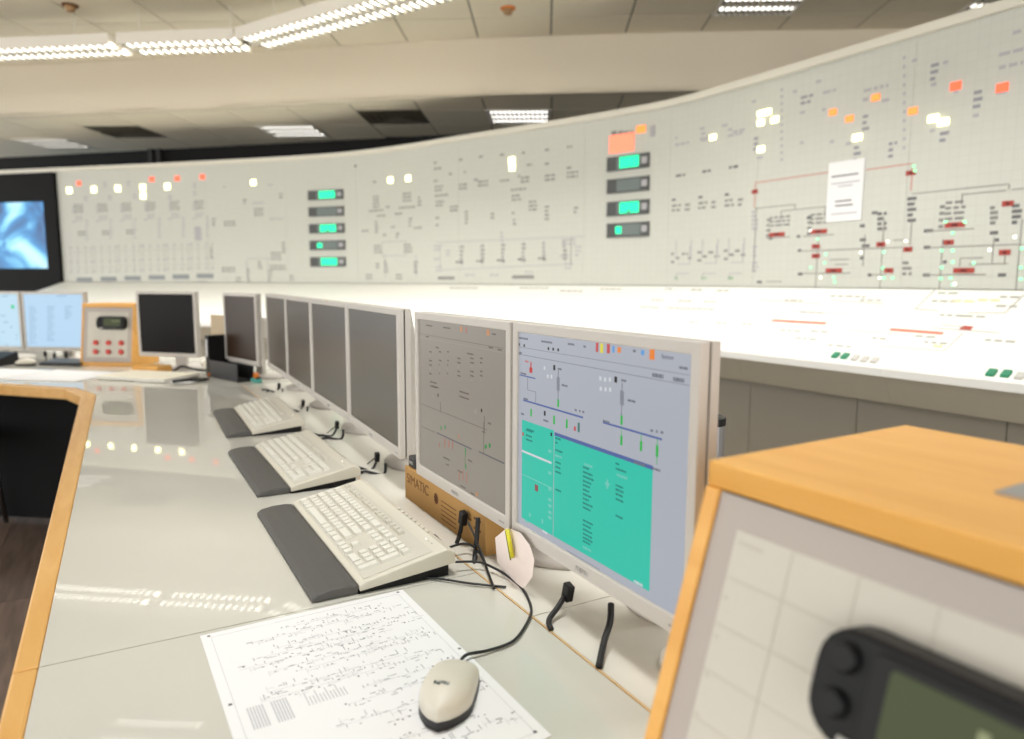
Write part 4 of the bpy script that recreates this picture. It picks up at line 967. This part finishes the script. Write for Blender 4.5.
# ------------------------------------------------------------------ diagram sheet
def cor(px, py): p = atz(px, py, DZ); return Vector((p.x, p.y, 0))
a, b, c = cor(200, 636.5), cor(402.5, 590), cor(551, 736.5)
sh_l = .42
xa = (b-a).normalized(); ya = Vector((-xa.y, xa.x, 0)); ya = ya if ya.y > 0 else -ya
sw = (b-a).length; shh = max(.4, (c-b).length)
o_ = a-ya*shh
sheet = thing('diagram_sheet', 'large white printed circuit diagram lying under the mouse', 'paper', (o_.x, o_.y, DZ), math.atan2(xa.y, xa.x))
MB().b2((0, 0, .0003), (sw, shh, .0009)).build('sheet', M_paper, sheet)
rg = random.Random(21); mi, ml_, md = MB(), MB(), MB()
def mk(mb, x, y, w, h): mb.b2((x, y, .0008), (x+w, y+h, .0011))
mk(ml_, .012, .012, .0006, shh-.024); mk(ml_, sw-.0126, .012, .0006, shh-.024); mk(ml_, .012, shh-.0126, sw-.024, .0006); mk(ml_, .012, .012, sw-.024, .0006)
rows_ = [(.035, .10, .25), (.055, .05, .27), (.085, .08, .28), (.10, .05, .28), (.118, .03, .22), (.14, .06, .27), (.155, .09, .28), (.185, .05, .24), (.20, .04, .27), (.23, .15, .28), (.255, .12, .28), (.29, .10, .28), (.31, .15, .28), (.345, .05, .25), (.37, .06, .28)]
for (v, x0, x1) in rows_:
    y = shh-v
    mk(ml_, x0, y, (x1-x0)*rg.uniform(.5, .9), .0004)
    x = x0
    while x < x1:
        r0 = rg.random(); yy = y+rg.uniform(-.008, .008)
        if r0 < .35: mk(mi, x, yy, rg.uniform(.003, .009), .0009)
        elif r0 < .6: mk(mi, x, yy, .0007, rg.uniform(.003, .012))
        elif r0 < .85: mk(md if rg.random() < .4 else mi, x, yy, rg.uniform(.001, .003), rg.uniform(.0012, .003))
        else: mk(ml_, x, yy, rg.uniform(.008, .02), .0005); mk(ml_, x, yy-.006, .0005, .012)
        x += rg.uniform(.0025, .0075)
for (x, v) in ((.022, .205), (.048, .205)):
    for i in range(6): mk(ml_, x+i*.0032, shh-v-.045, .0018, .045)
for i in range(12): mk(ml_, .085+i*.004, shh-.235, .0014, .018 if i % 3 else .028)
for (x, y) in ((.008, shh-.009), (sw-.012, shh-.008), (sw-.014, .012), (.006, shh-.19), (sw-.006, shh*.5)): md.b2((x, y, .0008), (x+.004, y+.004, .0012))
stuff(mi.build('printed_lines', M_ink, sheet)); stuff(ml_.build('printed_lines', M_inkl, sheet)); stuff(md.build('printed_lines', M_inkd, sheet))

# ------------------------------------------------------------------ mouse
mo_rz = math.atan2(.8, .6)-math.pi/2
mouse = thing('computer_mouse', 'cream corded mouse with dark base on the diagram sheet', 'mouse', (.311, .703, DZ+.0012), mo_rz)
ML, MW = .112, .062
def mouse_r(t):      # half width along length, t 0 rear .. 1 front
    return MW/2*(math.sin(min(1, (t+.0)/.42)*math.pi/2)**.62 if t < .42 else 1-.12*((t-.42)/.58)**2) if t < .93 else MW/2*.88*math.sqrt(max(0, 1-((t-.93)/.07)**2*.6))
def mouse_h(t): return .012+.026*math.sin(math.pi*min(1, .12+t*.80))**.8
def msolid(zf0, zf1, scale, y0=0.0, rows=22, ac=14, top=True):
    m = MB(); P = []
    for i in range(rows+1):
        t = i/rows; y = -ML/2+ML*t; hw = max(.0008, mouse_r(t)*scale)
        for k in range(ac+1):
            a = math.pi*k/ac; x = -math.cos(a)*hw; zz = zf0(t)+(zf1(t)-zf0(t))*math.sin(a)**.55
            P.append((x, y, zz))
    n_ = ac+1; fs = []
    for i in range(rows):
        for k in range(ac): fs.append((i*n_+k, i*n_+k+1, (i+1)*n_+k+1, (i+1)*n_+k))
    fs += [tuple((i*n_) for i in range(0))] if False else []
    fs.append(tuple(range(ac, -1, -1))); fs.append(tuple(rows*n_+k for k in range(n_)))
    bot = [i*n_ for i in range(rows+1)]+[i*n_+ac for i in range(rows, -1, -1)]; fs.append(tuple(bot))
    return m.add(P, fs)
msolid(lambda t: 0.0, lambda t: mouse_h(t)*.5, 1.0).build('base', M_dark, mouse, smooth=True)
msolid(lambda t: .006+.005*(1-t)**1.5, lambda t: mouse_h(t), .975).build('top_shell', M_cream, mouse, smooth=True)
MB().box((0, ML/2-.001, .012), (.010, .010, .008)).build('cable_boot', M_black, mouse, bevel=.002)
text('logo', 'FUJITSU', .0052, M_dgrey2, mouse, frame_mtx((-.0115, -.024, mouse_h(.29)+.0004), (1, 0, 0), (0, 1, .12)), .0010)
pA = mw(mouse) @ Vector((0, ML/2, .012))
MB().tube([pA, zc(466, 655, .008), zc(490, 650, .004), zc(514.5, 640), zc(529, 618.7), zc(530.8, 606), zc(522.6, 589), zc(506, 575, .008), zc(490, 566, .012), zc(476.6, 561.8, .014), zc(455, 562, .016)], .0021).build('cable', M_cable, mouse, world=True, smooth=True)

# ------------------------------------------------------------------ cardboard box under the lit monitors
YB0, YB1 = 1.07, 1.462; XB = .546
cb = thing('cardboard_box', 'flat brown cardboard box standing on its edge under the left lit monitor', 'box', (XB, (YB0+YB1)/2, DZ), R90)
wL = YB1-YB0
bxo = MB().b2((-wL/2, 0, .0015), (wL/2, .045, .0735)).build('carton', M_card, cb, bevel=.0015)
text('print', 'SIMATIC', .03, M_cardink, bxo, Matrix.Translation((-wL/2+.012, -.0003, .040)) @ Matrix.Rotation(math.pi/2, 4, 'X'), .0002, squash=1.12)
g_ = MB()
for i in range(5): g_.b2((-wL/2+.20, -.0006, .012+i*.009), (-wL/2+.20+.07, .0002, .0135+i*.009))
for i in range(6): a_ = i*math.pi/6; g_.box((-wL/2+.175, -.0002, .046), (.022, .0008, .0035), m=Matrix.Rotation(a_, 3, 'Y'))
g_.box((.165, -.0002, .04), (.028, .0008, .004)).box((.165, -.0002, .04), (.004, .0008, .028)).box((.165, -.0002, .058), (.028, .0008, .004)).box((.13, -.0002, .05), (.02, .0008, .003))
stuff(g_.build('print', M_cardink, bxo))
tape = thing('black_gadget', 'small dark grey gadget on the left end of the cardboard box', 'gadget', (.552, 1.436, DZ+.0738), R90)
MB().b2((-.02, 0, 0), (.02, .03, .024)).build('case', M_dark, tape, bevel=.003); MB().b2((-.012, -.001, .008), (.008, .001, .014)).build('panel', M_alu, tape)

# ------------------------------------------------------------------ note card with clip
pc = atx(512, 528, .533)
nc = thing('note_card', 'pinkish white card hanging by a yellow clip from the lit monitors', 'card', (pc.x, pc.y, pc.z), R90)
inv = mw(nc).inverted()
out_px = [(494, 538), (506, 528), (519, 533), (528, 545), (533, 560), (531, 577), (524, 587), (516, 594), (505, 578), (496, 562)]
lp = [inv @ atx(x, y, .531) for x, y in out_px]
MB().add([(p.x, 0, p.z) for p in lp]+[(p.x, .0008, p.z) for p in lp], [tuple(range(10)), tuple(range(19, 9, -1))]+[(i, i+10, (i+1) % 10+10, (i+1) % 10) for i in range(10)]).build('card', M_pink, nc)
q_ = [inv @ atx(x, y, .528) for x, y in ((507, 529), (512, 558), (513.5, 527), (509, 548))]
MB().tube([q_[0], q_[1]], .0036, 8, 0).build('clip_bar', M_yellowclip, nc, smooth=True)
MB().tube([q_[0]+Vector((.005, -.002, 0)), q_[1]+Vector((.005, -.002, .004))], .0034, 8, 0).build('clip_bar', M_yellowclip, nc, smooth=True)
MB().tube([q_[0]+Vector((.0025, -.004, -.002)), q_[1]+Vector((.0025, -.004, -.002))], .0012, 8, 0).build('clip_spring', M_yellowdk, nc, smooth=True)

# ------------------------------------------------------------------ intercom boxes
def intercom(label, loc, rz, w=.34, h=.335, d=.30, lean=.084, th=.018):
    t = thing('intercom_box', label, 'intercom', loc, rz, 'beech intercom boxes')
    f = lambda z: lean*z/h
    # side boards follow the lean
    for sx in (-1, 1):
        x0 = sx*(w/2-th/2)
        MB().extr([(0, 0), (d+lean, 0), (d+lean, h-.021), (f(h-.021), h-.021)], (x0-th/2, 0, 0), (x0+th/2, 0, 0)).build('side_board', M_woodx, t, bevel=.001)
    MB().b2((-w/2, lean-.004, h-.021), (w/2, d+lean, h)).build('top_board', M_woodx, t, bevel=.0015)
    MB().extr([(.002, 0), (.02, 0), (.02+f(.022), .022), (.002+f(.022), .022)], (-w/2+th, 0, 0), (w/2-th, 0, 0)).build('bottom_rail', M_woodx, t)
    MB().b2((-w/2+th, d+lean-.012, 0), (w/2-th, d+lean, h-.021)).build('back_board', M_woodx, t)
    nv = Vector((0, -h, lean)).normalized(); up = Vector((0, lean, h)).normalized()
    def on(u, v, o): return Vector((u, 0, 0))+up*v+nv*o
    LN = math.hypot(lean, h)
    def plate(u0, u1, v0, v1, o0, o1, m_, name, par=t, bev=0):
        P = [on(u, v, o) for o in (o0, o1) for (u, v) in ((u0, v0), (u1, v0), (u1, v1), (u0, v1))]
        mb = MB().add(P, [(3,2,1,0), (4,5,6,7), (0,1,5,4), (1,2,6,5), (2,3,7,6), (3,0,4,7)])
        return mb.build(name, m_, par, bevel=bev)
    hi = w/2-th-.0005
    fp = plate(-hi, hi, .024, LN-.0225, -.012, -.003, M_boxface, 'face_panel')
    su, sv = hi-.024, LN-.047
    plate(-su, su, .05, sv, -.003, -.0018, M_sheet, 'printed_sheet', fp)
    g = MB()
    def gl(u0, u1, v0, v1):
        P = [on(u, v, o) for o in (-.0019, -.0014) for (u, v) in ((u0, v0), (u1, v0), (u1, v1), (u0, v1))]
        g.add(P, [(3,2,1,0), (4,5,6,7), (0,1,5,4), (1,2,6,5), (2,3,7,6), (3,0,4,7)])
    for i in range(1, 6): gl(-su+2*su*i/6-.0004, -su+2*su*i/6+.0004, .05, sv)
    for i in range(1, 7): gl(-su, su, .05+(sv-.05)*i/7-.0004, .05+(sv-.05)*i/7+.0004)
    for i in range(7): gl(-su+.002, -su+.006, .07+i*.03, .072+i*.03)
    gl(-su+.004, -su+.026, sv-.010, sv-.007)
    stuff(g.build('sheet_grid', M_sheetline, fp))
    # radio
    ru0, ru1, rv0, rv1 = -.055, .117, .203, .277
    def rounded(u0, u1, v0, v1, r, k=5):
        out = []
        for (cu, cv, a0) in ((u1-r, v1-r, 0), (u0+r, v1-r, 90), (u0+r, v0+r, 180), (u1-r, v0+r, 270)):
            for i in range(k+1): a = math.radians(a0+90*i/k); out.append((cu+r*math.cos(a), cv+r*math.sin(a)))
        return out
    def rplate(poly, o0, o1, m_, name, par, bev=0, sc=1.0):
        n_ = len(poly); cu = sum(p[0] for p in poly)/n_; cv = sum(p[1] for p in poly)/n_
        A = [on(u, v, o0) for u, v in poly]; B = [on(cu+(u-cu)*sc, cv+(v-cv)*sc, o1) for u, v in poly]
        return MB().add(A+B, [tuple(range(n_))[::-1], tuple(range(n_, 2*n_))]+[(i, (i+1) % n_, n_+(i+1) % n_, n_+i) for i in range(n_)]).build(name, m_, par, bevel=bev)
    rad = rplate(rounded(ru0, ru1, rv0, rv1, .026), -.003, .026, M_radio, 'radio', t, .003, .95)
    rplate(rounded(ru0+.040, ru1-.014, rv0+.012, rv1-.008, .006), .0262, .0285, M_black, 'lcd_frame', rad, .001)
    rplate(rounded(ru0+.052, ru1-.022, rv0+.018, rv1-.014, .003), .0285, .0292, M_lcd, 'lcd', rad)
    for i, (u, v) in enumerate(((.045, .246), (.058, .244), (.070, .246), (.082, .245))):
        rplate([(u, v), (u+.006, v), (u+.006, v+.008), (u, v+.008)], .0293, .0296, M_lcdtxt, 'lcd_segment', rad)
    for (v, r_) in ((.257, .0105), (.229, .0095)):
        c_ = on(ru0+.023, v, .024); kb = MB(); vs = []
        for o, rr in ((.0, r_), (.008, r_*.88)):
            for i in range(18): a = 2*math.pi*i/18; vs.append(on(ru0+.023+rr*math.cos(a), v+rr*math.sin(a), .024+o))
        kb.add(vs, [tuple(range(18))[::-1], tuple(range(18, 36))]+[(i, (i+1) % 18, 18+(i+1) % 18, 18+i) for i in range(18)]).build('knob', M_black, rad, bevel=.0015)
    rplate([(ru0+.03, rv0+.004), (ru0+.045, rv0+.004), (ru0+.045, rv0+.010), (ru0+.03, rv0+.010)], .0255, .0285, M_btngrey, 'key', rad)
    for i in range(4): rplate([(ru0+.052+.02*i, rv0+.0045), (ru0+.066+.02*i, rv0+.0045), (ru0+.066+.02*i, rv0+.0095), (ru0+.052+.02*i, rv0+.0095)], .0255, .028, M_dgrey, 'key', rad)
    for i in range(3):
        for j in range(2):
            u, v = -.065+.075*i, .13-.05*j; vs = []
            for o, rr in ((-.003, .014), (.008, .014), (.012, .009)):
                for q in range(14): a = 2*math.pi*q/14; vs.append(on(u+rr*math.cos(a), v+rr*math.sin(a), o))
            MB().add(vs, [tuple(range(14))[::-1], tuple(range(28, 42))]+[(r0*14+q, r0*14+(q+1) % 14, (r0+1)*14+(q+1) % 14, (r0+1)*14+q) for r0 in (0, 1) for q in range(14)]).build('push_button', M_btnred, t)
    return t
IA = math.radians(2.4); _q = Matrix.Rotation(R90+IA, 3, 'Z') @ Vector((-.19, .10, 0)); IB = (.42-_q.x, .417-_q.y, DZ+.0015)
ib1 = intercom('blurred foreground beech intercom box with a two-way radio, close to the camera', IB, R90+IA, .38, .335, .277, .10, .014)
pl_ = atz(1010, 492, DZ+.337); inv = mw(ib1).inverted(); q = inv @ pl_
MB().b2((q.x-.004, q.y-.012, .3352), (q.x+.03, q.y+.03, .337)).build('top_plate', M_alu, ib1)
ib2 = intercom('far beech intercom box with radio and six red buttons, on the far desk', (-.045, 4.53, DZ), math.radians(-35), .31, .345, .2, .05, .011)

# ------------------------------------------------------------------ smaller things on the desks
def sheet_thing(name, label, pts, z, th, m_, cat='paper', group=None):
    c = sum((Vector(p) for p in pts), Vector((0, 0)))/len(pts)
    o = MB().prism([(p[0]-c.x, p[1]-c.y) for p in pts], 0, th).build(name, m_, None, (c.x, c.y, z)); return tag(o, label, cat, group)
def dp(px, py): p = atz(px, py, DZ); return (p.x, p.y)
sheet_thing('paper_sheet', 'large white sheet at the left picture edge, on the far desk', [(-.80, 4.40), (-.50, 4.16), (-.30, 4.44), (-.58, 4.68)], DZ+.0005, .002, M_paper)
sheet_thing('paper_sheet', 'broad white sheet pile on the far desk in front of the intercom box', [(-.48, 4.13), (-.17, 3.89), (.02, 4.13), (-.27, 4.42)], DZ+.0005, .006, M_paper)
sheet_thing('paper_sheet', 'small white sheet sticking out below the cream book', [(.07, 3.78), (.30, 3.60), (.36, 3.70), (.12, 3.90)], DZ+.0005, .0015, M_paper)
bk = thing('ledger_book', 'large flat cream book lying closed on the far desk', 'book', (.14, 3.89, DZ+.0032), math.radians(-45))
MB().b2((-.20, -.125, 0), (.20, .125, .003)).build('back_cover', M_cover, bk); MB().b2((-.195, -.12, .003), (.197, .12, .012)).build('page_block', M_paper, bk); MB().b2((-.20, -.125, .012), (.20, .125, .015)).build('front_cover', M_cover, bk)
mg = thing('magnifying_glass', 'black hand lens lying at the right corner of the cream book', 'magnifier', (.30, 3.66, DZ+.004), math.radians(10))
rr = [Vector((.05+.036*math.cos(a*math.pi/12), .026*math.sin(a*math.pi/12), .004)) for a in range(25)]
MB().tube(rr, .005, 8, 2).build('rim', M_black, mg, smooth=True); MB().tube([(-.075, -.012, .006), (-.02, -.004, .006), (.015, 0, .006)], .0065).build('handle', M_black, mg, smooth=True)
MB().lathe([(0, .006), (.9, .005), (1, .004), (.9, .003), (0, .002)], (.05, 0, 0), 24, .034, .025).build('lens', mat('lens_glass', (235, 238, 238), .1), mg, smooth=True)
fh = thing('file_holder', 'black file holder with a white spine label below the turned corner monitor', 'file holder', (.445, 3.69, DZ+.0005), math.radians(-72))
MB().b2((-.15, 0, 0), (.17, .08, .006)).build('base', M_black, fh)
MB().b2((-.155, -.004, 0), (-.118, .09, .205)).build('spine', M_black, fh, bevel=.003)
MB().b2((-.118, -.003, 0), (.17, .002, .085)).build('front_wall', M_dark, fh, bevel=.002)
MB().b2((-.118, .078, 0), (.17, .082, .085)).build('rear_wall', M_dark, fh)
MB().b2((-.144, -.0052, .10), (-.131, -.0035, .185)).build('spine_label', M_paper, fh)
tag(MB().prism([(-.055, 0), (.055, 0), (.055, .004), (-.055, .004)], 0, .30).build('beige_folder', mat('folder_beige', (196, 178, 150), .7), None, (.47, 3.93, DZ), math.radians(-58)), 'beige folder standing behind the black file holder', 'folder')
wb = tag(MB().box((0, 0, .018), (.16, .10, .036)).build('wooden_block', M_woodx, None, (.165, 4.13, DZ+.0005), math.radians(-45), bevel=.002), 'beech block on the far desk below the black screened monitor', 'block')
def wire(label, pts, r, m_): return tag(MB().tube(pts, r).build('loose_cable', m_, None, smooth=True), label, 'cable')
wire('dark cable lying right of the beech block on the far desk', [(.25, 4.02, DZ+.006), (.30, 4.06, DZ+.03), (.36, 3.97, DZ+.02), (.42, 3.99, DZ+.008), (.47, 3.92, DZ+.006)], .006, M_cable)
wire('white cable bundle behind the black screened monitor, right side', [(.40, 4.10, DZ+.03), (.46, 4.12, DZ+.07), (.52, 4.02, DZ+.06), (.56, 4.05, DZ+.02), (.60, 4.1, DZ+.01)], .012, M_white)
wire('orange cable end near the file holder', [(.41, 3.88, DZ+.006), (.44, 3.84, DZ+.03), (.40, 3.80, DZ+.01)], .006, M_orange)
er = thing('tape_dispenser', 'small teal and orange desk item right of the file holder', 'desk item', (.575, 3.50, DZ+.001), math.radians(-80))
MB().b2((-.035, -.015, 0), (.035, .015, .018)).build('body', M_teal, er, bevel=.003); MB().cyl((0, -.008, .028), .018, .016, 16, 'Y').build('roll', M_orange, er); MB().b2((.02, -.01, .018), (.034, .01, .026)).build('cutter', M_black, er)
m2 = thing('computer_mouse', 'small white mouse on the far desk below the lit far monitors', 'mouse', (-.43, 4.76, DZ+.003), math.radians(54))
for ch in mouse.children:
    if ch.name.split('.')[0] in ('base', 'top_shell'): c_ = ch.copy(); COL.objects.link(c_); c_.parent = m2
tel_ = thing('telephone', 'black and white desk telephone at the left edge of the far desk', 'telephone', (-.60, 4.86, DZ), math.radians(-36))
MB().extr([(-.1, 0), (.1, 0), (.1, .07), (-.1, .025)], (-.08, 0, 0), (.08, 0, 0)).build('base', M_black, tel_, bevel=.006)
MB().tube([(-.05, -.09, .05), (-.055, -.06, .065), (-.055, .05, .10), (-.05, .085, .10)], .018).build('handset', M_white, tel_, smooth=True)
MB().tube([(-.05, -.09, .045), (-.10, -.11, .02), (-.13, -.05, .01), (-.09, -.02, .02)], .004).build('cord', M_black, tel_, smooth=True)
k2 = thing('keyboard', 'dark keyboard half hidden below the lit far monitors', 'keyboard', (-.24, 4.71, DZ+.004), math.radians(-36))
MB().extr([(-.06, 0), (.06, 0), (.06, .025), (-.06, .01)], (-.12, 0, 0), (.12, 0, 0)).build('body', M_dark, k2, bevel=.003)
MB().extr([(-.05, .011), (.05, .0235), (.05, .027), (-.05, .015)], (-.11, 0, 0), (.11, 0, 0)).build('key_field', M_dgrey, k2)
for (x, y, o_) in ((45.3, 354, m7), (54.5, 356, m7), (66, 355, m7)):
    d = ray(x, y); p = d*(4.25/F_PX)+Vector((0, 0, EYE)); c = MB().tube([p+Vector((0, 0, .025)), p, p+Vector((.005, -.02, -.03)), Vector((p.x, p.y-.03, DZ+.005))], .004).build('cable', M_cable, o_, world=True, smooth=True)
    q = MB().box((0, 0, 0), (.014, .012, .03)).build('plug', M_black, c); q.location = mw(c).inverted() @ p
th_ = thing('flask', 'grey flask with black rim standing right behind the lit right monitor', 'flask', (atx(705, 430, .85).x, atx(705, 430, .85).y, DZ+.0015))
MB().lathe([(0, 0), (.030, 0), (.032, .01), (.032, .244), (0, .244)]).build('body', M_alu, th_, smooth=False); MB().lathe([(0, .2442), (.033, .2442), (.033, .256), (.028, .258), (0, .258)]).build('lid', M_black, th_)

# ------------------------------------------------------------------ chair at the left edge
lg_ = atz(8, 530, 0)
ch = thing('visitor_chair', 'dark navy chair with thin chrome legs at the far left edge', 'chair', (lg_.x-.34, lg_.y+.1, 0), math.radians(140))
MB().b2((-.22, -.22, .42), (.22, .22, .50)).build('seat', M_navy, ch, bevel=.03, seg=3)
MB().extr([(.19, .55), (.23, .55), (.29, .88), (.25, .88)], (-.21, 0, 0), (.21, 0, 0)).build('backrest', M_navy, ch, bevel=.015)
ci = mw(ch).inverted(); tip = ci @ Vector((lg_.x, lg_.y, 0))
for sx in (-1, 1):
    for sy in (-1, 1):
        MB().tube([(sx*.20, sy*.20, .42), (sx*.22, sy*.235, 0)], .011, 10, 0).build('leg', M_steel, ch, smooth=True)
    MB().tube([(sx*.2, .2, .43), (sx*.2, .22, .56), (sx*.2, .25, .70)], .010).build('back_post', M_steel, ch, smooth=True)
pk_ = thing('desk_puck', 'small round white puck with a hole below the lit right monitor', 'puck', (.603, .634, DZ+.001))
MB().lathe([(0, .014), (.008, .014), (.010, .016), (.024, .016), (.029, .012), (.030, 0), (0, 0)], (0, 0, 0), 28).build('body', M_white, pk_, smooth=True)
MB().cyl((0, 0, .0142), .007, .001, 16).build('hole', M_dark, pk_)
